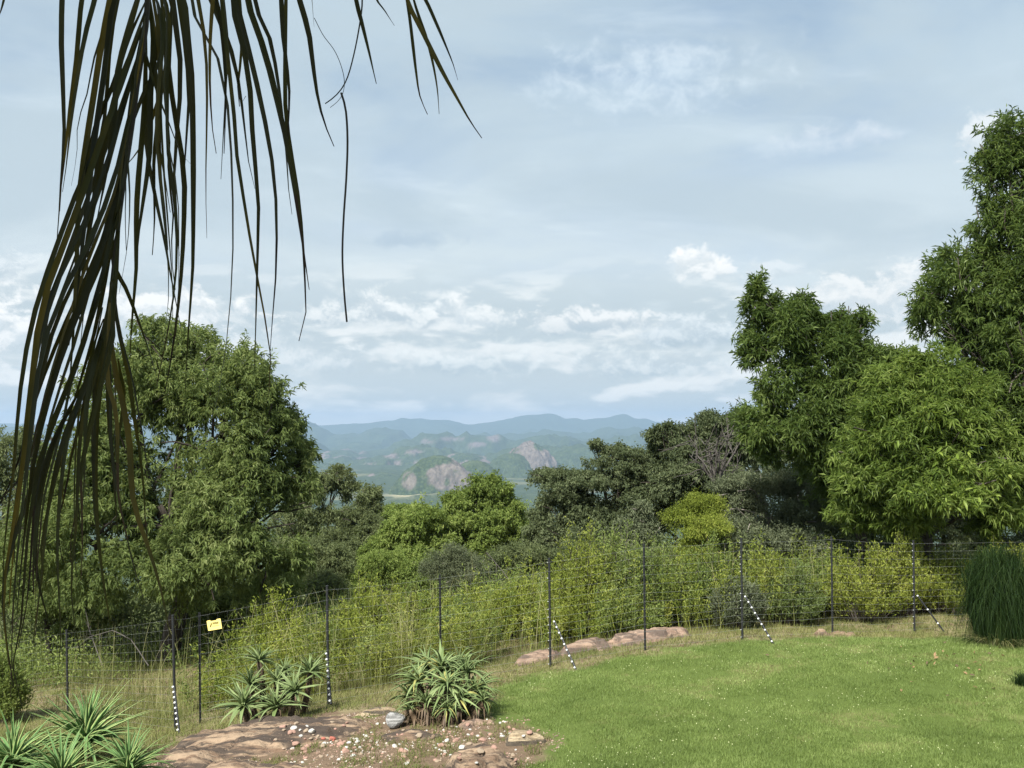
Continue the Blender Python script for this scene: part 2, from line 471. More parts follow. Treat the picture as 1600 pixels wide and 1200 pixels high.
def ground_material():
    M, N = material('ground_soil')
    g = N.n('ShaderNodeNewGeometry'); p = g.outputs['Position']
    a_l = attr(N, 'lawn'); a_s = attr(N, 'stony')
    n_f = N.noise(p, 14, 6, 0.65); n_m = N.noise(p, 1.6, 5, 0.6); n_t = N.noise(p, 55, 4, 0.6)
    soil = N.mix(n_f, (.075, .052, .034), (.200, .142, .094))
    dry = N.mix(N.ramp(n_m, .42, .66), (.215, .180, .100), (.11, .118, .042))
    base = N.mix(N.ramp(N.noise(p, 3.1, 5, .65), .48, .62), dry, soil)
    st = N.mix(N.ramp(N.noise(p, 2.6, 5, .62), .56, .68), soil, (.085, .110, .030))
    st = N.mix(N.ramp(n_t, .57, .72), st, (.27, .18, .13))
    base = N.mix(a_s, base, st)
    lawn = N.mix(n_m, (.060, .088, .020), (.105, .138, .034))
    lawn = N.mix(N.ramp(N.noise(p, .9, 5, .65), .52, .70, 0, .8), lawn, (.165, .150, .065))
    base = N.mix(a_l, base, lawn)
    return finish(M, N, base, .95, N.m('ADD', n_f, n_t), .03, .6, .1)
def hill_material(name='wooded_hill'):
    M, N = material(name)
    g = N.n('ShaderNodeNewGeometry'); p = g.outputs['Position']
    vor = N.n('ShaderNodeTexVoronoi'); N.set(vor.inputs['Vector'], p); vor.inputs['Scale'].default_value = .075
    crown = N.ramp(vor.outputs['Distance'], 0.1, 0.8)
    big = N.noise(p, .004, 6, .6); mid = N.noise(p, .02, 5, .62)
    tree = N.mix(crown, (.052, .072, .026), (.024, .038, .014))
    tree = N.mix(N.ramp(mid, .45, .70, 0, .55), tree, (.075, .095, .040))
    tree = N.mix(N.ramp(big, .58, .74, 0, .35), tree, (.10, .115, .055))
    a_r = attr(N, 'rock'); a_f = attr(N, 'field')
    mp = N.n('ShaderNodeMapping'); mp.inputs['Scale'].default_value = (1.0, 1.0, .12); N.t.links.new(p, mp.inputs[0])
    streak = N.noise(mp.outputs[0], .06, 5, .65)
    rock = N.mix(N.ramp(streak, .30, .72), (.085, .068, .060), (.185, .150, .130))
    rock = N.mix(N.ramp(N.noise(p, .02, 4, .6), .64, .72, 0, .5), rock, (.07, .085, .035))
    col = N.mix(a_r, tree, rock)
    col = N.mix(a_f, col, N.mix(mid, (.36, .31, .20), (.22, .21, .11)))
    return finish(M, N, col, .95, N.m('ADD', N.m('MULTIPLY', crown, -1.0), mid), 2.5, .8, .05)
GROUND_M = ground_material(); HILL_M = hill_material()
rm = np.sqrt(rad[:-1] * rad[1:])[:, None] * np.ones((1, na))
lq = lsd[:-1] > -0.05
sub_sheet('lawn', (rm < 40) & lq, GROUND_M, 'mown green lawn sloping down to the wire fence')
sub_sheet('ground', (rm < 40) & ~lq, GROUND_M, 'rough ground of dry grass and soil around the lawn and fence')
sub_sheet('hillside', (rm >= 40) & (rm < 700), HILL_M, 'wooded hillside falling away beyond the fence')
sub_sheet('valley', rm >= 700, HILL_M, 'wide hazy wooded valley floor between the far hills')

# ------------------------------------------------------------------ hills
def dome(name, px, top, Y, halfw_px, base_py, p=2.2, q=1.0, depth=1.0, seed=0, rockf=None, rough=.12, label=''):
    c = P(px, top, Y); w = halfw_px / F * Y
    zb = P(px, base_py, Y)[2]
    zb = min(zb, float(ground_h(np.array([c[0]]), np.array([Y]))[0]))
    H = c[2] - zb; n = 190
    u, v = np.meshgrid(np.linspace(-1.35, 1.35, n), np.linspace(-1.35, 1.35, n), indexing='ij')
    r = np.hypot(u, v)
    wob = 1 + (fbm(u * 1.7 + seed, v * 1.7, 4, seed) - .5) * .7
    prof = np.maximum(1 - (r * wob) ** p, -.6)
    prof = np.sign(prof) * np.abs(prof) ** q
    ribs = (fbm(np.arctan2(v, u) * 5 + seed, r * 1.5, 4, seed + 2) - .5) * rough * smooth(0.1, .6, r)
    z = zb + H * (prof + ribs + (fbm(u * 6, v * 6, 5, seed + 5) - .5) * rough * .8 + (fbm(u * 22, v * 22, 4, seed + 7) - .5) * .025)
    # keep the summit height
    z = z + (c[2] - z.max()) * np.exp(-(r / .5) ** 2)
    z = np.where(r > 1.2, np.minimum(z, zb - 40), z)
    X = c[0] + u * w; Yy = Y + v * w * depth
    rk = rockf(u, v, (z - zb) / H, seed) if rockf else np.zeros_like(u)
    ii = np.arange(n * n).reshape(n, n)
    Q = np.stack([ii[:-1, :-1], ii[1:, :-1], ii[1:, 1:], ii[:-1, 1:]], -1).reshape(-1, 4)
    me = mesh_np(name, np.stack([X, Yy, z], -1).reshape(-1, 3), [Q], HILL_M, {'rock': np.clip(rk, 0, 1).ravel(), 'field': np.zeros(n * n)}, True)
    o = link(name, me, None, None, 'structure'); o['label'] = label
    return o
def ridge(name, pts, Y, half, base_py, seed, nx=420, nv=70, rock_amt=0.0, spots=(), nz=.2, label=''):
    pts = np.array(pts, float)
    xs = np.linspace(pts[0, 0], pts[-1, 0], nx)
    # smooth (cosine) interpolation of the crest line
    k = np.clip(np.searchsorted(pts[:, 0], xs) - 1, 0, len(pts) - 2)
    t = (xs - pts[k, 0]) / (pts[k + 1, 0] - pts[k, 0]); t = t * t * (3 - 2 * t)
    py = pts[k, 1] * (1 - t) + pts[k + 1, 1] * t
    v = np.linspace(-1, 1, nv)
    XS, VV = np.meshgrid(xs, v, indexing='ij')
    py = py + ((fbm(xs / 26., xs * 0 + seed, 4, seed + 40) - .5) * 9 + (fbm(xs / 80., xs * 0 + seed, 2, seed + 41) - .5) * 8) * (1.0 if rock_amt else .25)
    zb = CZ - (base_py - 660) / F * Y
    zt = CZ - (py - 660) / F * Y
    m = 1 - np.abs(VV)
    sp = fbm(XS / 38. + seed, VV * 2.2, 5, seed)
    m2 = np.clip(m + (sp - .5) * 1.3 * (1 - m) * smooth(0, .3, m) * 1.6, 0, 1)
    m2 = smooth(0, 1, m2) * .55 + m2 * .45
    H = (zt - zb)[:, None]
    Z = zb + H * m2 + H * (fbm(XS / 14., VV * 7, 5, seed + 3) - .5) * nz * smooth(0, .25, m) * 1.0 - 30 * (m < .02)
    Yv = Y + VV * half
    X = (XS - 800) / F * Y
    rk = smooth(1 - rock_amt, 1 - rock_amt + .06, fbm(XS / 22., VV * 5, 4, seed + 8)) if rock_amt else np.zeros_like(Z)
    PY = 660 - (Z - CZ) / Yv * F
    for (sx, sy, rx, ry) in spots:
        e = ((XS * (Y / Yv) + 800 * (1 - Y / Yv) - sx) / rx) ** 2 + ((PY - sy) / ry) ** 2
        rk = np.maximum(rk, smooth(1.3, .5, e + (fbm(XS / 5., VV * 30, 3, seed + 1) - .5) * 1.6) * (VV < .15))
    ii = np.arange(nx * nv).reshape(nx, nv)
    Q = np.stack([ii[:-1, :-1], ii[1:, :-1], ii[1:, 1:], ii[:-1, 1:]], -1).reshape(-1, 4)
    me = mesh_np(name, np.stack([X, Yv, Z], -1).reshape(-1, 3), [Q], HILL_M, {'rock': np.clip(rk, 0, 1).ravel(), 'field': np.zeros(nx * nv)}, True)
    o = link(name, me, None, None, 'structure'); o['label'] = label
    return o
ridge('mountain_ridge', [(-500, 668), (0, 662), (300, 668), (440, 670), (500, 664), (560, 661), (600, 658), (632, 654), (690, 656), (735, 662), (760, 660), (790, 655), (830, 648), (866, 646), (884, 653), (898, 652), (912, 656),
      (940, 653), (972, 646), (1000, 654), (1045, 662), (1100, 668), (1400, 664), (1900, 668), (2300, 672)], 16000, 1900, 684, 3, 600, 60, nz=.10, label='farthest blue mountain ridge on the horizon')
ridge('mountain_ridge', [(-300, 680), (200, 668), (380, 668), (450, 662), (478, 661), (500, 670), (525, 682), (560, 676), (590, 668), (615, 671), (650, 685), (700, 684), (740, 679), (800, 674), (850, 672), (900, 677), (950, 669), (990, 672),
      (1060, 668), (1150, 666), (1300, 672), (1700, 668), (2000, 690)], 11500, 1700, 712, 11, 480, 60, nz=.3, rock_amt=.10, label='blue wooded ridge in front of the farthest mountains')
ridge('hill', [(-100, 716), (300, 684), (440, 688), (480, 686), (520, 698), (560, 706), (600, 699), (640, 687), (672, 681), (705, 678), (740, 677), (770, 680), (800, 686), (850, 679), (885, 680), (930, 686), (980, 681), (1030, 685), (1200, 684), (1700, 705)],
      8500, 1300, 738, 23, 420, 60, rock_amt=.10, spots=[(772, 684, 11, 6), (705, 686, 22, 3), (540, 699, 12, 4), (562, 704, 10, 6), (745, 694, 14, 4), (668, 690, 12, 3)], nz=.34, label='pale blue hills with bare rock patches behind the granite domes')
ridge('hill', [(150, 760), (420, 735), (500, 722), (560, 718), (600, 706), (640, 697), (668, 696), (700, 702), (740, 711), (790, 707), (840, 700), (900, 698), (960, 700), (1100, 705), (1400, 740)],
      6600, 900, 768, 31, 420, 60, rock_amt=.10, spots=[(648, 706, 14, 3), (612, 712, 12, 4), (618, 724, 14, 3), (580, 726, 10, 3), (655, 722, 10, 3), (752, 716, 8, 3)], nz=.34, label='green hills with rock streaks behind the two granite domes')
wob_ = lambda u, v, k: (fbm(u * 3 + k, v * 3, 3, 61) - .5) + (fbm(u * 9 + k, v * 9, 3, 62) - .5) * .5
rock1 = lambda u, v, h, s: np.maximum(smooth(1.15, .85, np.hypot((u - .42) / .50, (h - .50) / .34) + wob_(u, v, 1) * 1.3), .9 * smooth(1.10, .85, np.hypot((u + .50) / .17, (h - .46) / .24) + wob_(u, v, 5) * 1.3)) * (v < .3) * smooth(.30, .48, fbm(u * 5, v * 5, 4, 64) + .12) * .85
rock2 = lambda u, v, h, s: smooth(1.12, .9, np.hypot((u - .12) / .72, (h - .52) / .50) + wob_(u, v, 2) * .8) * (1 - smooth(1.1, .8, np.hypot((u - .30) / .22, (h - .86) / .14) + wob_(u, v, 3) * .6)) * .9
rock3 = lambda u, v, h, s: smooth(.62, .68, fbm(u * 3 + 2, v * 3, 3, 81) + .1 * u)
dome('granite_dome', 685, 711, 3700, 76, 775, 2.1, .95, 1.0, 5, rock1, .09, 'nearer low granite dome with dark bush on its crown')
dome('hill', 742, 719, 3900, 60, 765, 2.0, 1, 1.2, 8, None, .10, 'small green hill adjoining the nearer granite dome')
dome('granite_dome', 828, 688, 5200, 50, 745, 1.7, .95, 1.0, 12, rock2, .14, 'taller pale granite dome with steep bare rock face')
dome('hill', 800, 708, 5100, 55, 748, 2.0, 1, 1.0, 17, None, .12, 'dark wooded shoulder left of the taller granite dome')
dome('hill', 905, 694, 6000, 75, 740, 2.0, 1, 1.2, 19, None, .16, 'wooded hill right of the taller granite dome')

for q in [(530, 703, 8000, 62, 732, 41), (650, 701, 7700, 58, 730, 42), (722, 707, 5900, 52, 738, 43), (885, 706, 7000, 60, 736, 44), (600, 738, 4700, 62, 768, 45), (965, 701, 7600, 72, 736, 46), (500, 722, 5600, 60, 750, 47), (560, 690, 10000, 50, 708, 48), (900, 684, 10300, 70, 706, 49)]:
    dome('hill', q[0], q[1], q[2], q[3], q[4], 2.0, 1, 1.2, q[5], rock3 if q[5] % 2 else None, .12, 'low wooded hill among the layered hills in the valley')

# haze: one closed box round everything
def haze_box():
    M = bpy.data.materials.new('haze_air'); M.use_nodes = True; t = M.node_tree; t.nodes.clear()
    out = t.nodes.new('ShaderNodeOutputMaterial'); v = t.nodes.new('ShaderNodeVolumePrincipled')
    v.inputs['Color'].default_value = (.46, .64, .86, 1)
    v.inputs['Density'].default_value = 8.6e-5
    v.inputs['Anisotropy'].default_value = 0.15
    t.links.new(v.outputs[0], out.inputs['Volume'])
    g = Geo(); z0, z1 = -620.0, 205.0
    g.box((0, 0, (z0 + z1) / 2), (19000, 19000, (z1 - z0) / 2))
    o = g.build('haze', M, kind='stuff'); o['label'] = 'thin blue haze lying over the far hills'
    return o
haze_box()

# ------------------------------------------------------------------ foliage tools
def leaf_cards(G, base, dirs, length, width, tint, bend=0.15, roll=0.5, r=None, quad=False):
    """folded diamond leaves: base (n,3), dirs (n,3)"""
    r = r or rng
    n = len(base)
    up = np.array([0, 0, 1.0]) + r.normal(0, roll, (n, 3))
    s = norm(np.cross(dirs, up)); nn = np.cross(s, dirs)
    L = np.broadcast_to(length, (n,))[:, None]; Wd = np.broadcast_to(width, (n,))[:, None]
    mid = base + dirs * L * .45
    a = mid + s * Wd * .5 + nn * Wd * .25
    b = mid - s * Wd * .5 + nn * Wd * .25
    tip = base + dirs * L - nn * L * bend + np.array([0, 0, -1.0]) * L * bend
    V = np.stack([base, a, tip, b], 1).reshape(-1, 3)
    k = np.arange(n)[:, None] * 4
    T = np.concatenate([k + np.array([[0, 2, 1]]), k + np.array([[0, 3, 2]])])
    G.add(V, T, None, np.repeat(np.broadcast_to(tint, (n,)), 4))
    return s, nn

def rand_dirs(n, r, zbias=0.0):
    d = r.normal(0, 1, (n, 3)); d[:, 2] += zbias
    return norm(d)

def blob_tips(blobs, total, r, shell=.55, lump=.22, inner=.18, zbias=.25, sub=11, tails=.10):
    """twig tips: every blob carries smaller leafy clumps round its surface; returns points and outward directions"""
    area = np.array([(b[3] * b[4] + b[3] * b[5] + b[4] * b[5]) * (b[6] if len(b) > 6 else 1) for b in blobs])
    cnt = np.maximum(6, (total * area / area.sum()).astype(int))
    Ps, Ds, Bi = [], [], []
    for i, (b, c) in enumerate(zip(blobs, cnt)):
        R = np.array(b[3:6]); cen = np.array(b[:3])
        d = rand_dirs(sub, r, zbias)
        sc_ = cen + d * R * r.uniform(.55, .86, (sub, 1)); sr = r.uniform(.26, .52, sub) * (11 / sub) ** .25
        n_in = int(c * inner); n_out = c - n_in
        w = sr ** 2; k = r.choice(sub, n_out, p=w / w.sum())
        dd = rand_dirs(n_out, r, .2)
        q = r.uniform(shell, 1, n_out) ** .6
        tail = r.uniform(0, 1, n_out) < tails
        q = np.where(tail, q * r.uniform(1.0, 1.0 + 2 * lump, n_out), q)
        p1 = sc_[k] + dd * R * (sr[k] * q)[:, None]
        dir1 = norm(dd * .6 + norm(p1 - cen) * .5 + r.normal(0, .3, (n_out, 3)))
        d2 = rand_dirs(n_in, r, 0); p2 = cen + d2 * R * (r.uniform(.2, .85, n_in) ** .6)[:, None]
        Ps += [p1, p2]; Ds += [dir1, norm(d2 + r.normal(0, .4, (n_in, 3)))]; Bi.append(np.full(c, i))
    return np.concatenate(Ps), np.concatenate(Ds), np.concatenate(Bi)

def px_blob(px, py, Y, rx, rz, dy=1.0, w=1.0):
    c = P(px, py, Y)
    return (c[0], c[1], c[2], rx / F * Y, rx / F * Y * dy, rz / F * Y, w)

def curve_pts(a, b, n, r, wob=.08, sag=0.0):
    t = np.linspace(0, 1, n)[:, None]
    a = np.asarray(a, float); b = np.asarray(b, float); L = np.linalg.norm(b - a)
    w = np.cumsum(r.normal(0, 1, (n, 3)), 0); w = (w - w[-1] * t) * wob * L / max(n ** .5, 1) * .6
    w[0] = 0
    return a + (b - a) * t + w + np.array([0, 0, 1.0]) * (np.sin(t * math.pi) * sag * L)

def limbs(G, base, blobs, tr, r, trunk_frac=.45, per=6, tipr=.012, sides=8):
    """trunk, then a limb to every blob, then branches inside it"""
    base = np.asarray(base, float)
    cs = np.array([b[:3] for b in blobs]); ctr = cs.mean(0)
    fork = base + (np.array([ctr[0], ctr[1], cs[:, 2].min()]) - base) * trunk_frac
    fork[2] = base[2] + max(.25, (cs[:, 2].min() - base[2]) * (trunk_frac + .25))
    tp = curve_pts(base - np.array([0, 0, .25]), fork, 8, r, .05)
    rr = np.linspace(tr, tr * .72, 8); rr[0] *= 1.35; rr[1] *= 1.1
    G.tube(tp, rr, sides)
    for b in blobs:
        c = np.array(b[:3])
        lr = tr * .5 * (max(b[3:6]) / max(max(x[3:6]) for x in blobs)) ** .5
        start = fork if c[2] > fork[2] else base + (fork - base) * .5
        lp = curve_pts(start, c, 8, r, .10, .04)
        G.tube(lp, np.linspace(lr, lr * .45, 8), 6)
        for k in range(per):
            d = rand_dirs(1, r, .35)[0]
            e = c + d * np.array(b[3:6]) * r.uniform(.75, .98)
            st = lp[r.integers(4, 8)]
            bp = curve_pts(st, e, 6, r, .12, .05)
            G.tube(bp, np.linspace(lr * .42, tipr, 6), 5, cap=False)

def tree(name, label, cat, base, blobs, mat, bark, tr, tips, per_tip, leaf_l, leaf_w, seed, group=None, droop=.25, spread=.8, twig=.22,
         shell=.55, lump=.22, inner=.18, roll=.5, zbias=.25, trunk_frac=.45, branch=6, single=None, crown_name='crown', trunk_name='trunk', bend=.12, sub=11, tails=.10):
    r = np.random.default_rng(seed)
    base = np.asarray(base, float)
    root = thing(name, label, cat, base, group)
    G = Geo(); limbs(G, base, blobs, tr, r, trunk_frac, branch)
    G.build(trunk_name, bark, root, base, True)
    tp, td, bi = blob_tips(blobs, tips, r, shell, lump, inner, zbias, sub, tails)
    n = len(tp)
    rep = np.repeat(np.arange(n), per_tip)
    u = r.uniform(0, 1, len(rep))
    b = tp[rep] - td[rep] * (u * twig)[:, None] + r.normal(0, twig * .12, (len(rep), 3))
    d = td[rep] * (.55 * (1 - u * .4))[:, None] + rand_dirs(len(rep), r) * spread + np.array([0, 0, -droop])
    d = norm(d)
    tint = np.clip(r.normal(.45, .2, len(rep)) + (r.normal(0, .16, n))[rep], 0, 1)
    ll = leaf_l * r.uniform(.65, 1.2, len(rep)); lw = leaf_w * r.uniform(.75, 1.2, len(rep))
    keep = np.ones(len(rep), bool)
    if single:
        k, key = single
        ordr = np.argsort(key(b, d))[:k * 6]
        pick = r.choice(ordr, k, replace=False)
        keep[pick] = False
    G = Geo()
    leaf_cards(G, b[keep], d[keep], ll[keep], lw[keep], tint[keep], bend, roll, r)
    c = G.build(crown_name, mat, root, base)
    if single:
        c['kind'] = 'stuff'
        g2 = Geo()
        # one leaf along +Y, folded, with a bent tip
        g2.add([(0, 0, 0), (.13, .3, .05), (.12, .6, .03), (0, 1, -.10), (-.12, .6, .03), (-.13, .3, .05), (0, .3, 0), (0, .6, -.02)],
               [(0, 6, 1), (0, 5, 6), (7, 3, 2), (4, 3, 7)], [(6, 7, 2, 1), (5, 4, 7, 6)], .5)
        me = g2.mesh('leaf', LM['nearo'])
        for i in pick:
            y = Vector(d[i]); up = Vector((r.normal(0, .4), r.normal(0, .4), 1))
            x = y.cross(up).normalized(); z = x.cross(y)
            Mx = Matrix((x, y, z)).transposed().to_4x4()
            Mx = Matrix.Translation(Vector(b[i] - base)) @ Mx @ Matrix.Scale(float(ll[i]) * 1.1, 4)
            o = link('leaf', me, root); o.matrix_basis = Mx
    return root

# grass blades: curved strips
def blades(G, pos, height, width, lean, r, nseg=3, tint=None, curl=.5, az_=None):
    n = len(pos)
    az_ = r.uniform(0, 6.283, n) if az_ is None else az_
    h = np.broadcast_to(height, (n,)); w = np.broadcast_to(width, (n,)); ln = np.broadcast_to(lean, (n,))
    dirx = np.stack([np.cos(az_), np.sin(az_), np.zeros(n)], -1)
    sidea = az_ + math.pi / 2 + r.normal(0, .5, n)
    side = np.stack([np.cos(sidea), np.sin(sidea), np.zeros(n)], -1)
    rows = []
    for k in range(nseg + 1):
        t = k / nseg
        out = ln * h * (t ** 1.8)
        up = h * (t - curl * ln * t ** 2.4 * .9)
        c = pos + dirx * out[:, None] + np.array([0, 0, 1.0]) * up[:, None]
        if k == nseg:
            rows.append(c[:, None])
        else:
            ww = (w * (1 - .75 * t) * .5)[:, None]
            rows.append(np.stack([c - side * ww, c + side * ww], 1))
    V = np.concatenate(rows, 1); m = V.shape[1]
    k = np.arange(n)[:, None] * m
    Q = [k + np.array([[2 * i, 2 * i + 1, 2 * i + 3, 2 * i + 2]]) for i in range(nseg - 1)]
    T = k + np.array([[2 * nseg - 2, 2 * nseg - 1, 2 * nseg]])
    tint = r.uniform(0, 1, n) if tint is None else tint
    G.add(V.reshape(-1, 3), T, np.concatenate(Q) if Q else None, np.repeat(np.broadcast_to(tint, (n,)), m))
def scatter(n, x0, x1, y0, y1, r):
    return r.uniform(x0, x1, n), r.uniform(y0, y1, n)
def in_view(x, y, margin=.06):
    return (np.abs(x) < y * (800 / F + margin)) & (y > 0)

# ------------------------------------------------------------------ trees
def base_at(px, Y, py=None):
    x = (px - 800) / F * Y
    return np.array([x, Y, float(ground_h(np.array([x]), np.array([Y]))[0])])

# right-hand trees: a middle one, a tall one at the edge and a lighter one in front
blobs = [px_blob(1222, 560, 23.6, 66, 92), px_blob(1183, 472, 23.6, 23, 44), px_blob(1205, 660, 23.4, 50, 66), px_blob(1300, 570, 23.4, 62, 70), px_blob(1320, 508, 23.7, 38, 34),
         px_blob(1270, 670, 23.0, 66, 70), px_blob(1370, 600, 23.2, 64, 60), px_blob(1250, 500, 23.6, 34, 40), px_blob(1310, 660, 23.4, 80, 80), px_blob(1350, 740, 23.4, 80, 70), px_blob(1290, 730, 23.2, 50, 50), px_blob(1390, 590, 23.4, 56, 50), px_blob(1410, 660, 23.4, 60, 60)]
tree('broad_tree', 'dark green narrow-leaved tree with a spire at its left, behind the light green round tree', 'tree', base_at(1370, 24.4), blobs, LM['near'], BARK, .17, 7200, 11, .205, .038, 101,
     sub=14, tails=.18, droop=.12, spread=.75, twig=.22, lump=.24, inner=.16, trunk_frac=.5, branch=7)
blobs = [px_blob(1490, 465, 22.4, 68, 74), px_blob(1535, 410, 22.5, 48, 40), px_blob(1588, 305, 22.2, 66, 105), px_blob(1578, 225, 22.2, 52, 54), px_blob(1552, 350, 22.2, 46, 54), px_blob(1450, 490, 22.4, 36, 44),
         px_blob(1570, 470, 22.0, 60, 60), px_blob(1600, 580, 21.2, 62, 90), px_blob(1650, 420, 21.8, 110, 170), px_blob(1640, 700, 20.8, 84, 120), px_blob(1730, 560, 21.6, 120, 190), px_blob(1520, 530, 22.4, 60, 46), px_blob(1570, 650, 22.1, 56, 80), px_blob(1590, 760, 22.0, 60, 60), px_blob(1540, 580, 22.5, 60, 60)]
tree('tall_tree', 'tallest airy dark green tree rising out of the picture at the right edge', 'tree', base_at(1690, 22.2), blobs, LM['near'], BARK, .24, 7800, 11, .20, .037, 102,
     sub=14, tails=.2, droop=.10, spread=.75, twig=.22, lump=.26, inner=.14, trunk_frac=.5, branch=8)
blobs = [px_blob(1450, 640, 20.8, 104, 84), px_blob(1375, 690, 20.9, 82, 80), px_blob(1525, 690, 20.6, 66, 95), px_blob(1440, 755, 20.8, 128, 66), px_blob(1350, 765, 21.1, 58, 58), px_blob(1535, 790, 20.8, 62, 46), px_blob(1430, 580, 21.0, 50, 30), px_blob(1440, 700, 20.5, 110, 70), px_blob(1500, 620, 20.8, 60, 50), px_blob(1410, 800, 21.1, 90, 40), px_blob(1330, 800, 21.2, 50, 36)]
kf = lambda b, d: b[:, 1] + 0 * b[:, 2]
tree('round_tree', 'rounded light yellow-green tree with narrow leaves, in front of the taller right-hand trees', 'tree', base_at(1455, 22.6), blobs, LM['front'], BARK, .15, 7000, 11, .195, .038, 103,
     sub=16, tails=.12, droop=.14, spread=.75, twig=.20, lump=.18, inner=.16, single=(300, kf), trunk_frac=.5, branch=7)

# big tree on the left
blobs = [px_blob(290, 590, 22.5, 105, 95), px_blob(215, 660, 22, 120, 120), px_blob(350, 660, 21.5, 100, 115), px_blob(375, 600, 22, 60, 66), px_blob(420, 650, 22, 40, 50), px_blob(405, 710, 21.5, 85, 95), px_blob(425, 655, 22, 34, 40), px_blob(465, 760, 21.8, 40, 50), px_blob(440, 690, 22, 40, 50), px_blob(460, 655, 22.3, 18, 34, 1, 1.4),
         px_blob(130, 740, 21.5, 90, 120), px_blob(250, 790, 20.8, 130, 110), px_blob(380, 810, 20.8, 90, 100), px_blob(150, 860, 20.6, 110, 90), px_blob(300, 890, 20.4, 110, 70), px_blob(70, 830, 21.5, 70, 100), px_blob(255, 530, 22.8, 70, 45),
         px_blob(480, 715, 22.2, 20, 34, 1, 1.3), px_blob(420, 880, 20.6, 60, 60)]
tree('leafy_tree', 'large leafy tree behind the palm fronds at left, trunk by the fence', 'tree', base_at(262, 21.6), blobs, LM['left'], BARKD, .27, 8600, 16, .145, .038, 202, sub=15, tails=.25,
     droop=.42, spread=.7, twig=.24, lump=.28, inner=.14, trunk_frac=.45)

# trees beyond the fence
def mid_tree(label, px, Y, blobs, mat, bark, tr, tips, per, ll, lw, seed, name='bush_tree', **kw):
    kw.setdefault('sub', 15); kw.setdefault('twig', .34); kw.setdefault('tails', .2); kw.setdefault('lump', .30); kw.setdefault('inner', .14)
    return tree(name, label, 'tree', base_at(px, Y), [px_blob(*b) for b in blobs], LM[mat], bark, tr, int(tips * 1.25), int(per * 1.7), ll * .66, lw * .62, seed, **kw)
mid_tree('greyish tree at the far left edge, behind the large leafy tree', 20, 34, [(10, 730, 34, 60, 60), (50, 690, 34.5, 35, 35), (-50, 760, 34, 70, 90), (60, 800, 33, 50, 70), (10, 860, 33, 70, 60)], 'olive', BARK, .2, 1900, 9, .22, .07, 301)
mid_tree('airy round-topped tree just right of the large leafy tree', 520, 46, [(522, 745, 46, 34, 24), (500, 760, 46, 22, 20), (545, 765, 46, 22, 20), (480, 790, 45, 35, 30), (505, 830, 45, 50, 38), (455, 830, 45, 40, 60)], 'olive', BARK, .16, 1500, 8, .26, .10, 302, branch=9, inner=.1)
mid_tree('olive tree with a thin open crown between the round tree and the green trees', 575, 44, [(575, 780, 44, 26, 24), (560, 810, 44, 40, 30), (545, 860, 43, 55, 40), (585, 850, 43, 40, 50)], 'olive', BARK, .15, 1500, 9, .25, .09, 303, inner=.12)
mid_tree('bright green tree with the tallest crown in the middle', 760, 40, [(765, 772, 40, 42, 34), (735, 790, 40, 40, 30), (790, 800, 40, 35, 38), (705, 800, 40, 34, 28), (760, 835, 39.5, 70, 48), (720, 850, 39.5, 60, 45), (800, 850, 39.5, 45, 50)],
         'green', BARKD, .2, 3000, 11, .24, .10, 304)
mid_tree('low bright green tree left of the tallest middle tree', 640, 38, [(655, 830, 38, 48, 42), (625, 850, 38, 45, 45), (690, 840, 38, 40, 36), (660, 880, 37.5, 70, 45), (600, 880, 38, 40, 40)], 'green', BARKD, .17, 2300, 11, .23, .10, 305)
mid_tree('dark flat-topped tree leaning left beside the granite domes', 960, 36, [(925, 752, 36, 80, 18), (865, 745, 36, 42, 13), (960, 705, 36, 30, 12), (985, 725, 36, 70, 24), (880, 800, 35.5, 55, 42), (925, 830, 35, 75, 45), (1000, 780, 35.5, 80, 50), (870, 850, 35, 45, 35), (845, 860, 35, 40, 40), (930, 695, 36, 16, 8)],
         'dark', BARKD, .22, 4300, 12, .18, .09, 306, name='flat_topped_tree', lump=.28, trunk_frac=.3, zbias=.4)
mid_tree('dark tree with the highest rounded crown left of the right-hand trees', 1075, 34, [(1050, 690, 34, 45, 28), (1115, 668, 34, 38, 28), (1090, 700, 34, 60, 36), (1150, 690, 34, 40, 50), (1060, 740, 33.5, 70, 45), (1130, 760, 33.5, 60, 50), (1040, 672, 34, 22, 14)],
         'dark', BARKD, .2, 3300, 12, .2, .09, 307, name='dark_tree', trunk_frac=.4)
mid_tree('grey-green bushy tree below the right-hand trees', 1200, 26, [(1190, 770, 26, 70, 34), (1150, 775, 26, 42, 34), (1245, 760, 26, 50, 32), (1200, 810, 25.5, 85, 36), (1265, 800, 25.5, 45, 40), (1160, 850, 24.5, 60, 36), (1235, 855, 24.5, 70, 36)], 'grey', BARKL, .12, 2200, 12, .13, .05, 308, name='grey_bush', branch=10, zbias=.4)
mid_tree('dense dark green tree low behind the shrubs at right, under the light green round tree', 1430, 27, [(1400, 800, 27, 80, 50), (1500, 800, 27, 90, 60), (1590, 790, 27, 80, 70), (1320, 820, 27, 60, 40), (1330, 870, 26, 70, 36), (1420, 860, 26, 80, 40), (1520, 860, 26, 80, 40), (1610, 870, 26, 70, 40)], 'dark', BARKD, .15, 2300, 10, .18, .08, 309, name='dark_bush')
mid_tree('yellow-green bush rising above the shrub belt near the middle right', 1090, 23.5, [(1092, 800, 23.5, 36, 30), (1060, 815, 23.5, 32, 24), (1115, 790, 23.5, 24, 20), (1105, 830, 23, 50, 28), (1085, 870, 23, 46, 34)], 'yellow', BARKD, .05, 1300, 12, .10, .035, 310, name='yellow_bush', zbias=.8)
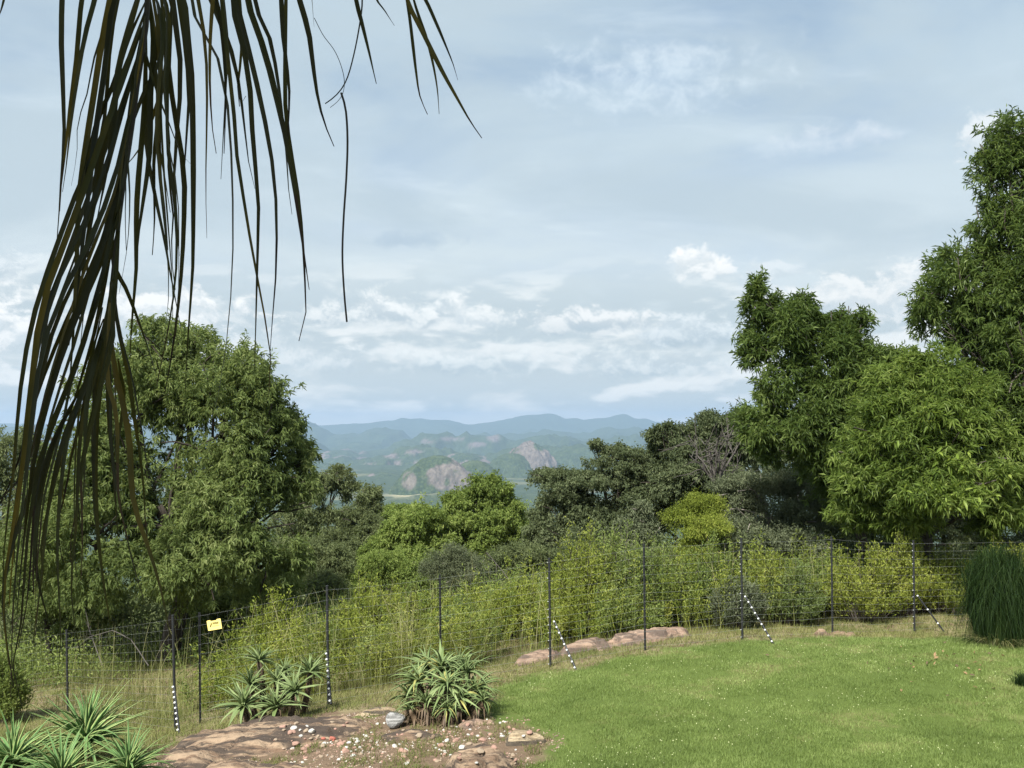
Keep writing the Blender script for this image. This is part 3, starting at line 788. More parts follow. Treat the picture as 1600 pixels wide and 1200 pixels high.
mid_tree('pale blue-green sapling standing left of the yellow-green bush', 1003, 23.5, [(1003, 800, 23.5, 20, 20), (985, 825, 23.5, 24, 20), (1015, 825, 23.5, 22, 20), (1000, 850, 23.2, 30, 26), (1000, 890, 23.2, 32, 34)], 'grey', BARKL, .04, 420, 11, .13, .05, 311, name='sapling', zbias=.8)
mid_tree('grey-green feathery bush in front of the bright green trees', 710, 27, [(705, 875, 27, 36, 26), (685, 890, 27, 34, 24), (735, 890, 27, 34, 24), (710, 905, 26.8, 50, 22)], 'grey', BARKL, .06, 1100, 12, .11, .03, 312, name='grey_bush', zbias=.5)
mid_tree('low dark green bush between the large leafy tree and the green trees', 480, 30, [(470, 880, 30, 50, 40), (520, 890, 30, 45, 34), (500, 920, 29, 60, 30)], 'olive', BARKD, .1, 1500, 11, .16, .07, 313, name='olive_bush')
mid_tree('dark bush under the left part of the large leafy tree', 90, 24, [(60, 930, 24, 80, 50), (130, 950, 24, 80, 45), (0, 900, 24.5, 60, 60)], 'left', BARKD, .1, 1700, 11, .17, .06, 314, name='dark_bush')
mid_tree('dark bush right of the trunk of the large leafy tree', 370, 23, [(340, 960, 23, 60, 36), (390, 950, 23, 60, 40), (430, 930, 23.5, 50, 40)], 'left', BARKD, .1, 1500, 11, .17, .06, 315, name='dark_bush')
mid_tree('tall dark tree standing behind the flat-topped and the grey-green trees', 1230, 40, [(1180, 720, 40, 60, 60), (1250, 740, 40, 70, 60), (1300, 720, 41, 60, 70), (1120, 780, 38, 70, 40), (1000, 830, 37, 70, 36), (1130, 850, 36, 80, 40), (1020, 880, 36, 70, 40), (1240, 850, 37, 80, 44)], 'dark', BARKD, .2, 2200, 10, .24, .1, 316, name='dark_tree')
mid_tree('hazy far tree seen low between the round tree and the green trees', 560, 75, [(530, 850, 75, 40, 22), (590, 830, 75, 40, 20), (470, 850, 75, 40, 24), (640, 800, 78, 50, 14)], 'green', BARK, .2, 1600, 9, .35, .16, 317, name='far_tree')

mid_tree('low olive bush between the grey-green feathery bush and the flat-topped tree', 790, 29, [(780, 890, 29, 50, 34), (830, 880, 29, 44, 36), (805, 915, 28.5, 60, 26)], 'olive', BARKD, .07, 1200, 11, .15, .06, 318, name='olive_bush')
mid_tree('low dark bush at the foot of the flat-topped tree, behind the tall lime shrub', 900, 30, [(880, 880, 30, 54, 36), (940, 875, 30, 54, 36), (1000, 870, 30, 50, 36)], 'dark', BARKD, .07, 1500, 11, .15, .06, 319, name='dark_bush')

mid_tree('mid green tree behind the two bright green trees, left of the valley view', 600, 54, [(590, 815, 54, 44, 26), (640, 822, 54, 40, 24), (680, 826, 54, 50, 28), (560, 840, 54, 40, 28)], 'green', BARKD, .16, 1700, 10, .24, .10, 320)
mid_tree('olive tree right of the tallest middle tree, against the flat-topped tree', 830, 44, [(825, 815, 44, 34, 28), (800, 830, 44, 40, 30), (855, 835, 44, 36, 30), (830, 870, 43, 56, 36)], 'olive', BARKD, .15, 1700, 10, .22, .09, 321)
mid_tree('loose green bush in front of the low bright green tree', 600, 33, [(590, 885, 33, 44, 28), (640, 900, 33, 44, 26), (560, 905, 32.5, 40, 26)], 'green', BARKD, .08, 1300, 11, .16, .06, 322, name='green_bush')

# a leafless tree of grey branches
def bare_tree():
    r = np.random.default_rng(55); base = base_at(1135, 30)
    root = thing('bare_tree', 'leafless tree of grey tangled branches left of the right-hand trees', 'tree', base)
    G = Geo()
    top = P(1120, 760, 30); G.tube(curve_pts(base, top, 7, r, .06), np.linspace(.10, .06, 7), 6)
    for k in range(13):
        e = P(r.uniform(1070, 1165), r.uniform(665, 740), 30 + r.uniform(-1, 1))
        bp = curve_pts(top, e, 9, r, .10, .05); G.tube(bp, np.linspace(.045, .010, 9), 5, cap=False)
        for q in range(6):
            s = bp[r.integers(3, 8)]; d = rand_dirs(1, r, .5)[0] * r.uniform(.5, 1.2)
            G.tube(curve_pts(s, s + d, 6, r, .14), np.linspace(.016, .006, 6), 4, cap=False)
    G.build('branches', BARKG, root, base)
bare_tree()

# ------------------------------------------------------------------ shrub belt behind the fence
SHRUBS = [  # px, top py, Y, half width px, material, label
    (440, 905, 19.6, 48, 'yellow', 'yellow-leaved shrub behind the sign, right of the large leafy tree'),
    (585, 908, 19.4, 58, 'shrub', 'lime shrub right of the fourth post from the left'),
    (650, 916, 19.2, 44, 'shrub', 'lime shrub behind the aloe with drooping leaves'),
    (745, 906, 19.5, 52, 'shrub', 'lime shrub right of the thin post behind the drooping aloe'),
    (815, 896, 19.3, 46, 'shrub', 'lime shrub just left of the first braced post in the middle'),
    (905, 850, 19.4, 56, 'shrub', 'tall lime shrub just right of the first braced post in the middle'),
    (960, 838, 19.8, 50, 'shrub2', 'tall green shrub left of the thin post above the flat pink rock'),
    (1040, 850, 19.8, 56, 'shrub2', 'bluish green shrub right of the thin post above the flat pink rock'),
    (1110, 850, 20.2, 52, 'shrub2', 'green shrub with small white flowers left of the second braced post'),
    (1195, 858, 20.2, 50, 'shrub', 'lime shrub just right of the second braced post'),
    (1262, 868, 21.0, 44, 'shrub2', 'green shrub left of the thin post under the light green round tree'),
    (1345, 845, 19.9, 60, 'shrub', 'bright lime shrub right of the thin post under the light green round tree'),
    (1405, 852, 20.1, 44, 'shrub', 'lime shrub behind the rightmost braced post'),
    (1475, 856, 20.2, 54, 'shrub', 'lime shrub between the rightmost braced post and the dark grass clump'),
    (1560, 850, 20.2, 60, 'shrub', 'lime shrub behind the dark grass clump'),
    (1640, 850, 21, 60, 'shrub2', 'green shrub at the right edge beyond the dark grass clump'),
    (865, 930, 18.8, 40, 'shrub', 'low yellowish shrub at the foot of the first braced post'),
    (985, 925, 18.7, 44, 'shrub2', 'low green shrub behind the flat pink rock'),
    (530, 960, 18.4, 44, 'shrub', 'low lime shrub behind the fourth post from the left'),
    (1000, 870, 19.3, 40, 'left', 'dark green shrub between the thin post above the pink rock and the bluish shrub'),
    (1240, 880, 19.6, 40, 'left', 'dark green shrub left of the thin post near the light green round tree'),
    (720, 935, 18.6, 34, 'left', 'low dark green shrub right of the thin post behind the drooping aloe'),
    (1150, 900, 18.9, 36, 'grey', 'grey-green low shrub at the foot of the second braced post'),
    (14, 1035, 17.2, 30, 'shrub2', 'small yellow-green shrub at the left edge below the palm tips'),
]
def shrub(i, px, top, Y, hw, mat, label):
    r = np.random.default_rng(900 + i)
    base = base_at(px, Y)
    root = thing('shrub', label, 'shrub', base, 'shrubs behind the fence')
    zt = P(px, top, Y)[2]; H = max(zt - base[2], .5); w = hw / F * Y * 1.2; H *= r.uniform(.78, 1.06)
    G = Geo(); S = Geo()
    ns = 96
    tips = []
    for k in range(ns):
        a = r.uniform(0, 6.283); q = r.uniform(0, 1) ** .6
        e = base + np.array([math.cos(a) * w * q * 1.15, math.sin(a) * w * q * .9, H * (1.03 - .55 * q ** 2) * (r.uniform(.62, 1.02) if k % 4 else r.uniform(.95, 1.22))])
        s = base + np.array([math.cos(a) * w * q * .35, math.sin(a) * w * q * .3, 0])
        c = curve_pts(s, e, 8, r, .06)
        S.tube(c, np.linspace(.008, .003, 8), 4, cap=False)
        n = 95
        t = r.uniform(.22, 1, n) ** .8 * 7
        i0 = np.minimum(t.astype(int), 6); f = (t - i0)[:, None]
        p = c[i0] * (1 - f) + c[i0 + 1] * f + r.normal(0, .045, (n, 3))
        dd = norm(rand_dirs(n, r) * .75 + np.array([0, 0, .40]) + norm(e - s) * .5)
        tips.append((p, dd, np.clip(r.normal(.45, .18, n) + r.normal(0, .12), 0, 1)))
    p = np.concatenate([x[0] for x in tips]); d = np.concatenate([x[1] for x in tips]); t = np.concatenate([x[2] for x in tips])
    n = len(p)
    leaf_cards(G, p, d, .080 * r.uniform(.6, 1.3, n), .027 * r.uniform(.7, 1.3, n), t, .1, .5, r)
    S.build('stems', BARK, root, base)
    G.build('foliage', LM[mat], root, base)
for i, a in enumerate(SHRUBS): shrub(i, *a)

# ------------------------------------------------------------------ grasses (uncountable)
def lawn_grass():
    r = np.random.default_rng(41)
    n = 820000
    y = r.uniform(7.4, 18.2, n); x = r.uniform(-.5, .82, n) * y
    k = (lawn_sd(x, y) > -.12) & in_view(x, y, .24) & (rg_sd(x, y) < .05)
    k &= r.uniform(0, 1, n) < np.clip(1.25 - (y - 9) / 16, .4, 1) * np.clip(1.5 - 1.6 * smooth(.52, .72, fbm(x * 1.3, y * 1.3, 4, 57)), .3, 1)
    x, y = x[k], y[k]; z = ground_h(x, y)
    patch = fbm(x * .9, y * .9, 3, 51)
    G = Geo()
    h = r.uniform(.022, .062, len(x)) * (.6 + fbm(x * 4.5, y * 4.5, 3, 52) * .9)
    blades(G, np.stack([x, y, z - .004], -1), h, .0075, r.uniform(.2, 1.0, len(x)), r, 1, np.clip(-.22 + patch * .5 + fbm(x * 4, y * 4, 4, 53) * .85 + r.normal(0, .2, len(x)), 0, 1))
    o = G.build('lawn_grass', LM['grass'], kind='stuff'); o['label'] = 'short mown grass blades covering the lawn'
    # clover heads and pale bits
    G = Geo(); m = 1900
    y = r.uniform(9, 17, m); x = r.uniform(-.1, .62, m) * y
    k = (lawn_sd(x, y) > .2) & (fbm(x * .7, y * .7, 3, 88) > .42)
    x, y = x[k], y[k]; z = ground_h(x, y) + .035
    leaf_cards(G, np.stack([x, y, z], -1), rand_dirs(len(x), r, .3), .015, .013, r.uniform(0, 1, len(x)), .1, .6, r)
    o = G.build('clover_flowers', plain('clover_white', (.46, .48, .26), .8), kind='stuff'); o['label'] = 'tiny pale clover heads dotted over the lawn'
lawn_grass()

def rough_grass():
    r = np.random.default_rng(42)
    n = 330000
    y = r.uniform(9.5, 24, n); x = r.uniform(-.63, .63, n) * y
    l = lawn_sd(x, y); g = rg_sd(x, y)
    p = np.where(l > -.03, 0, 1.0) * np.where(g > -.05, smooth(.42, .52, fbm(x * 2.6, y * 2.6, 4, 19)) * 1.0, np.clip(fbm(x * 1.5, y * 1.5, 3, 23) * 1.6 - .05, .15, 1))
    k = (r.uniform(0, 1, n) < p)
    x, y, g = x[k], y[k], g[k]; z = ground_h(x, y)
    h = np.where(g > -.05, r.uniform(.03, .10, len(x)), r.uniform(.04, .16, len(x)))
    t = np.where(g > -.05, r.uniform(0, .35, len(x)), np.clip(fbm(x * .7, y * .7, 3, 29) * 1.2 - .15 + r.normal(0, .2, len(x)), 0, 1))
    G = Geo()
    blades(G, np.stack([x, y, z - .004], -1), h, .009, r.uniform(.2, 1, len(x)), r, 1, t)
    o = G.build('rough_grass', LM['rough'], kind='stuff'); o['label'] = 'rough short grass between the lawn, the rocks and the fence'
rough_grass()

def tall_grass():
    r = np.random.default_rng(43)
    n = 120000
    y = r.uniform(15.0, 24, n); x = r.uniform(-.62, .62, n) * y
    px = x / y * F + 800
    fy_ = np.interp(px, [a[0] for a in POSTS], [a[3] for a in POSTS])
    left = smooth(520, 250, px)
    band_ = (y > fy_ + .55 + .9 * smooth(700, 1000, px) + .7 * smooth(1230, 1330, px))
    band_ = band_ | ((px < 420) & (y > fy_ + .25))
    d = np.clip(fbm(x * .8, y * .8, 3, 44) * 2 - .55, 0, 1)
    p = band_ * (np.clip(d * .45 + .04 * smooth(440, 520, px) * smooth(900, 820, px), 0, 1) * (.25 + .75 * left + .45 * smooth(440, 520, px) * smooth(900, 820, px)) * np.where(px > 860, .6, 1) * np.where(px > 1000, .7, 1)) * (y < 22.5)
    for q_ in ([(790, 1046, 16.6), (960, 992, 17.8), (1105, 990, 17.8), (960, 1014, 17.0), (800, 1058, 16.2)], [(1365, 952, 20.3), (1420, 936, 20.8), (1510, 940, 20.5), (1390, 962, 20.0)]):
        p = p * (poly_sd(x, y, np.array([P(*a)[:2] for a in q_])) < -.35)
    k = r.uniform(0, 1, n) < p
    x, y, px, left = x[k], y[k], px[k], left[k]; z = ground_h(x, y)
    mid = smooth(440, 520, px) * smooth(900, 820, px)
    h = r.uniform(.3, 1.0, len(x)) * (1 + .55 * mid) * (.75 + .35 * smooth(.4, .8, fbm(x * .5, y * .5, 2, 3))) * np.where((px > 380) & (px < 800), 1.1, .72)
    G = Geo()
    blades(G, np.stack([x, y, z - .01], -1), h, .010, r.uniform(.1, .75, len(x)), r, 4, np.clip(r.normal(.32, .24, len(x)), 0, 1), .6)
    # seed stalks
    m = 260
    i = r.choice(len(x), m)
    blades(G, np.stack([x[i], y[i], z[i]], -1), r.uniform(1.2, 1.9, m), .012, r.uniform(.05, .5, m), r, 6, r.uniform(.6, 1, m), .5)
    o = G.build('tall_grass', LM['straw'], kind='stuff'); o['label'] = 'tall straw-coloured grass growing along and behind the fence'
tall_grass()

def undergrowth():
    r = np.random.default_rng(44)
    n = 5200
    y = r.uniform(19.5, 34, n); x = r.uniform(-.64, .64, n) * y
    k = (fbm(x * .5, y * .5, 3, 13) > .40) & ((y > 21) | (x / y * F + 800 < 600))
    x, y = x[k], y[k]; z = ground_h(x, y)
    h = r.uniform(.2, 1.1, len(x)) * np.where(y > 24, 1.4, 1)
    rep = np.repeat(np.arange(len(x)), 26)
    p = np.stack([x[rep], y[rep], z[rep]], -1) + r.normal(0, .22, (len(rep), 3)) * np.array([1, 1, .3])
    p[:, 2] += np.abs(r.uniform(0, 1, len(rep))) * h[rep]
    G = Geo()
    leaf_cards(G, p, rand_dirs(len(rep), r, .4), .10 * r.uniform(.6, 1.3, len(rep)), .042, np.clip(r.normal(.4, .25, len(rep)), 0, 1), .1, .5, r)
    o = G.build('undergrowth', LM['shrub2'], kind='stuff'); o['label'] = 'low leafy undergrowth filling the ground beneath the trees beyond the fence'
undergrowth()

def scrub():
    """loose leafy stems filling the belt between the shrubs"""
    r = np.random.default_rng(47)
    n = 4200
    y = r.uniform(15.6, 23, n); x = r.uniform(-.36, .62, n) * y
    px = x / y * F + 800
    fy_ = np.interp(px, [a[0] for a in POSTS], [a[3] for a in POSTS])
    k = (y > fy_ + 1.0 + .9 * smooth(900, 1000, px) + 1.2 * smooth(1230, 1330, px)) & (y < fy_ + 5.0 + .8 * smooth(1230, 1330, px)) & (r.uniform(0, 1, n) < np.where(px < 830, .95, .8)) & (fbm(x * .9, y * .9, 3, 66) > .48)
    x, y, px = x[k], y[k], px[k]; n = len(x); z = ground_h(x, y)
    h = r.uniform(.5, 1.75, n) * (.55 + .8 * fbm(x * .7, y * .7, 3, 67)) * np.where(px < 840, .80, 1.05) * r.uniform(.7, 1.25, n)
    m = 60
    rep = np.repeat(np.arange(n), m); t = r.uniform(.15, 1, n * m) ** .75
    lean = r.normal(0, .22, (n, 2))
    p = np.stack([x[rep] + lean[rep, 0] * t ** 1.5 * h[rep], y[rep] + lean[rep, 1] * t ** 1.5 * h[rep], z[rep] + t * h[rep]], -1) + r.normal(0, .045, (n * m, 3))
    d = norm(rand_dirs(n * m, r) * .75 + np.array([0, 0, .45]))
    tint = np.clip(r.normal(.42, .18, n * m) + (r.normal(0, .26, n) + (fbm(x * .8, y * .8, 3, 70) - .5) * 1.1)[rep], 0, 1)
    for nm, sel, mt, lab in (('scrub', (np.arange(n) % 3 > 0), 'shrub', 'loose yellow-green scrub filling the belt behind the fence'), ('weeds', (np.arange(n) % 3 == 0), 'shrub2', 'green weeds mixed into the scrub behind the fence')):
        q = sel[rep]; G = Geo()
        leaf_cards(G, p[q], d[q], .082 * r.uniform(.6, 1.3, q.sum()), .026, tint[q], .1, .5, r)
        for i in np.where(sel)[0]:
            a = np.array([x[i], y[i], z[i]]); e = a + np.array([lean[i, 0] * h[i], lean[i, 1] * h[i], h[i]])
            w = .005; G.add([a + [w, 0, 0], a - [w, 0, 0], e], [(0, 1, 2)], None, .9)
        o = G.build(nm, LM[mt], kind='stuff'); o['label'] = lab
scrub()

def dry_stalks():
    r = np.random.default_rng(48); n = 1500
    y = r.uniform(15.5, 22.5, n); x = r.uniform(-.30, .60, n) * y; px = x / y * F + 800
    fy_ = np.interp(px, [a[0] for a in POSTS], [a[3] for a in POSTS])
    k = (y > fy_ + .8 + .9 * smooth(900, 1000, px) + 1.0 * smooth(1230, 1330, px)) & (y < fy_ + 4.6) & (fbm(x * 1.1, y * 1.1, 3, 71) > .50)
    x, y = x[k], y[k]; n = len(x); z = ground_h(x, y); G = Geo()
    blades(G, np.stack([x, y, z], -1), r.uniform(.7, 2.0, n), .011, r.uniform(.05, .6, n), r, 6, r.uniform(.55, 1, n), .5)
    # bare twiggy stems among them
    for i in r.choice(n, 60):
        a = np.array([x[i], y[i], z[i]]); e = a + [r.normal(0, .35), r.normal(0, .3), r.uniform(.8, 1.7)]
        c = curve_pts(a, e, 7, r, .10); G.tube(c, np.linspace(.008, .003, 7), 4, .8, False)
        for q in range(4):
            b = c[r.integers(2, 6)]; G.tube(curve_pts(b, b + rand_dirs(1, r, .6)[0] * r.uniform(.2, .5), 4, r, .1), np.linspace(.004, .002, 4), 3, .8, False)
    o = G.build('dry_stalks', LM['straw'], kind='stuff'); o['label'] = 'pale dry stalks and twigs standing among the scrub behind the fence'
dry_stalks()

def thicket():
    r = np.random.default_rng(46)
    n = 1500
    y = r.uniform(23.5, 38, n); x = r.uniform(-.66, .66, n) * y
    k = (x / y * F + 800 > 960) | (x / y * F + 800 < 440); x, y = x[k], y[k]; n = len(x)
    z = ground_h(x, y); h = r.uniform(1.2, 2.6, n)
    rep = np.repeat(np.arange(n), 110)
    d = rand_dirs(len(rep), r, .3)
    p = np.stack([x, y, z + h * .5], -1)[rep] + d * np.stack([h * .45, h * .45, h * .55], -1)[rep] * (r.uniform(.2, 1, len(rep)) ** .5)[:, None]
    G = Geo()
    leaf_cards(G, p, norm(d * .4 + rand_dirs(len(rep), r)), .16 * r.uniform(.6, 1.3, len(rep)), .07, np.clip(r.normal(.4, .25, len(rep)), 0, 1), .1, .5, r)
    o = G.build('thicket', LM['olive'], kind='stuff'); o['label'] = 'dense olive thicket filling the space under the trees beyond the fence'
thicket()

def hillside_wood():
    """tree crowns on the slope beyond: too many to count"""
    r = np.random.default_rng(45)
    n = 2600
    a = r.uniform(-.62, .62, n); rr = np.exp(r.uniform(math.log(60), math.log(900), n))
    x, y = rr * np.sin(a), rr * np.cos(a)
    z = ground_h(x, y); s = r.uniform(2.0, 4.0, n)
    rep = np.repeat(np.arange(n), 110)
    d = rand_dirs(len(rep), r, .5)
    p = np.stack([x, y, z + s * .7], -1)[rep] + d * s[rep][:, None] * np.array([1, 1, .8]) * (r.uniform(.5, 1, len(rep)) ** .5)[:, None]
    G = Geo()
    leaf_cards(G, p, norm(d + rand_dirs(len(rep), r) * .8), s[rep] * .30, s[rep] * .22, np.clip(r.normal(.4, .2, len(rep)), 0, 1), .1, .6, r)
    o = G.build('hillside_wood', LM['olive'], kind='stuff'); o['label'] = 'bushland covering the slope below, seen between the nearer trees'
hillside_wood()

# ------------------------------------------------------------------ rocks
def rock_mat(name, c0, c1, c2, scale=1.0):
    M, N = material(name)
    g = N.n('ShaderNodeNewGeometry'); p = g.outputs['Position']
    mp = N.n('ShaderNodeMapping'); mp.inputs['Rotation'].default_value = (0, 0, .5); mp.inputs['Scale'].default_value = (.55, 4.2, 5)
    N.t.links.new(p, mp.inputs[0])
    a = N.noise(mp.outputs[0], 2.2 * scale, 6, .62, .6); b = N.noise(p, 16 * scale, 6, .68); c = N.noise(mp.outputs[0], 1.1 * scale, 5, .6, .8)
    col = N.mix(N.ramp(a, .40, .58), c1, c2)
    col = N.mix(N.ramp(c, .44, .56, 0, .9), col, c0)
    col = N.mix(N.ramp(N.noise(mp.outputs[0], 4.5 * scale, 5, .6, .5), .52, .66, 0, .7), col, c0)
    col = N.mix(N.ramp(b, .52, .72, 0, .5), col, tuple(x * .6 for x in c1))
    col = N.mix(N.ramp(N.noise(p, 40, 3, .6), .62, .72, 0, .45), col, tuple(min(1, x * 1.35) for x in c2))
    return finish(M, N, col, .9, N.m('ADD', a, N.m('MULTIPLY', b, .6)), .04, .8, .2)
ROCK = rock_mat('brown_granite', (.040, .032, .027), (.145, .095, .062), (.27, .195, .130))
ROCKP = rock_mat('pink_granite', (.09, .068, .055), (.20, .135, .098), (.29, .205, .150))
ROCKY = rock_mat('tan_rock', (.04, .034, .028), (.22, .165, .100), (.36, .285, .185), 1.6)
ROCKG = rock_mat('grey_rock', (.15, .147, .14), (.27, .265, .25), (.42, .415, .40), 3.0)
SLABS = []
def slab_h(x, y):
    """height of everything solid at x, y"""
    h = ground_h(x, y)
    for f in SLABS: h = np.maximum(h, f(x, y))
    return h
def rock_slab(name, label, poly_px, h, mat, seed, group=None, terr=3, res=.035, edge=.5, amp=1.0):
    poly = np.array([P(*a)[:2] for a in poly_px])
    lo = poly.min(0) - .2; hi = poly.max(0) + .2
    nx = int((hi[0] - lo[0]) / res); ny = int((hi[1] - lo[1]) / res)
    X, Y = np.meshgrid(np.linspace(lo[0], hi[0], nx), np.linspace(lo[1], hi[1], ny), indexing='ij')
    def f(x, y):
        sd_ = poly_sd(x, y, poly) + (fbm(x * 2.2 + seed, y * 2.2, 4, seed) - .5) * .45
        m = smooth(-.05, edge, sd_)
        # terraces dipping along a direction: thin sheets splitting off
        q = (y * .8 - x * .35) * 1.1 + (fbm(x * 1.3 + seed, y * 1.3, 4, seed + 3) - .5) * 1.6
        st = (np.floor(q * terr) + smooth(.0, .28, q * terr - np.floor(q * terr))) / terr
        ter = amp * (st - q) * .14 + amp * (fbm(x * 3.5, y * 3.5, 5, seed + 6) - .5) * .16 + (fbm(x * 14, y * 14, 3, seed + 7) - .5) * .035 - .06 * smooth(.46, .5, fbm(x * 2.1 + 4, y * 3.2, 4, seed + 9)) * smooth(.54, .5, fbm(x * 2.1 + 4, y * 3.2, 4, seed + 9))
        return ground_h(x, y) - .10 + (h + .10) * m + ter * m * (h * 4 + .1)
    Z = f(X, Y)
    sd_ = poly_sd(X, Y, poly)
    ii = np.arange(nx * ny).reshape(nx, ny)
    ok = (sd_ > -.30)
    Q = np.stack([ii[:-1, :-1], ii[1:, :-1], ii[1:, 1:], ii[:-1, 1:]], -1)
    okq = ok[:-1, :-1] & ok[1:, :-1] & ok[1:, 1:] & ok[:-1, 1:]
    Q = Q[okq]
    u, inv_ = np.unique(Q, return_inverse=True)
    V = np.stack([X, Y, Z], -1).reshape(-1, 3)[u]
    c = V.mean(0); c[2] = V[:, 2].min()
    o = link(name, mesh_np(name, V - c, [inv_.reshape(-1, 4)], mat, None, True), None, c)
    tag(o, label, 'rock', group)
    SLABS.append(f)
    return o
rock_slab('rock_slab', 'long brown rock slab with dark streaks at lower left, below the small aloes', [(228, 1170, 12.1), (310, 1134, 13.0), (430, 1120, 13.2), (560, 1120, 12.9), (620, 1134, 12.4), (560, 1158, 11.8), (420, 1190, 11.2), (280, 1225, 10.7), (215, 1205, 11.2)], .15, ROCK, 3)
rock_slab('rock_slab', 'brown rock slab cut by the bottom edge, left of the rounded brown boulder', [(240, 1196, 11.2), (400, 1186, 11.1), (520, 1190, 10.7), (590, 1200, 10.4), (600, 1240, 9.7), (300, 1250, 10.1)], .14, ROCK, 13)
rock_slab('rock_slab', 'flat tan rock sheet under the grey stone in the rock garden', [(520, 1150, 11.9), (640, 1128, 12.3), (740, 1140, 11.8), (700, 1158, 11.4), (590, 1165, 11.4)], .08, ROCK, 23)
rock_slab('boulder', 'rounded brown boulder at the bottom, right of the pebbles', [(690, 1186, 10.7), (730, 1166, 11.1), (790, 1168, 10.9), (818, 1182, 10.6), (800, 1205, 10.2), (740, 1215, 10.1), (690, 1208, 10.3)], .16, ROCK, 33, edge=.22)
rock_slab('boulder', 'tan rock with a dark left end at the edge of the lawn', [(785, 1140, 11.6), (830, 1132, 11.7), (878, 1136, 11.5), (888, 1152, 11.3), (850, 1162, 11.2), (790, 1158, 11.3)], .12, ROCKY, 43, edge=.2)
rock_slab('rock_slab', 'low pinkish rock edge at the front of the drooping aloe', [(690, 1132, 12.1), (740, 1116, 12.6), (790, 1118, 12.4), (790, 1130, 12.1), (730, 1138, 11.9)], .07, ROCKP, 53, edge=.25)
rock_slab('rock_slab', 'small pale rock ledge between the two aloes', [(545, 1116, 13.1), (590, 1104, 13.3), (625, 1100, 13.3), (628, 1112, 13.0), (580, 1120, 12.9)], .07, ROCKY, 63, edge=.2)
rock_slab('rock_slab', 'long flat pink rock just behind the fence in the middle', [(790, 1046, 16.6), (880, 1018, 17.2), (960, 992, 17.8), (1040, 984, 18.0), (1105, 990, 17.8), (1060, 1004, 17.4), (960, 1014, 17.0), (880, 1034, 16.6), (800, 1058, 16.2)], .20, ROCKP, 73, amp=.2, edge=.28)
rock_slab('rock_slab', 'pink rock patch behind the rightmost braced post', [(1365, 952, 20.3), (1420, 936, 20.8), (1480, 932, 20.9), (1510, 945, 20.5), (1470, 958, 20.2), (1390, 962, 20.0)], .30, ROCKP, 83, amp=.2, edge=.45)
rock_slab('rock_slab', 'low dark rock at the foot of the thin post under the light green round tree', [(1262, 998, 17.7), (1300, 988, 17.9), (1352, 992, 17.8), (1345, 1002, 17.5), (1280, 1004, 17.5)], .12, ROCK, 93, edge=.2)

def lump_mesh(name, r, sub, mat, sq=(1, 1, .7), amp=.25):
    bm = bmesh.new(); bmesh.ops.create_icosphere(bm, subdivisions=sub, radius=1)
    fr = r.normal(0, 1.6, (6, 3)); ph = r.uniform(0, 6.28, 6)
    planes = [(norm(r.normal(0, 1, 3)), r.uniform(.62, .9)) for _ in range(9)]
    for v in bm.verts:
        c = np.array(v.co)
        for nrm, dd in planes:
            q = c @ nrm
            if q > dd: c = c - nrm * (q - dd) * .9
        k = 1 + amp * .35 * np.sin(fr @ c + ph).sum() / 2.4
        v.co = Vector(c * k * np.array(sq))
    for f in bm.faces: f.smooth = False
    me = bpy.data.meshes.new(name); bm.to_mesh(me); bm.free(); me.materials.append(mat)
    return me
rr_ = np.random.default_rng(77)
c = P(618, 1141, 12.25); gz = float(slab_h(np.array([c[0]]), np.array([c[1]]))[0])
o = link('rock', lump_mesh('rock', rr_, 3, ROCKG, (1, .85, .95), .45), None, (c[0], c[1], gz + .10)); o.scale = (.125, .125, .125)
tag(o, 'angular grey stone standing on the flat rock in front of the aloes', 'rock')

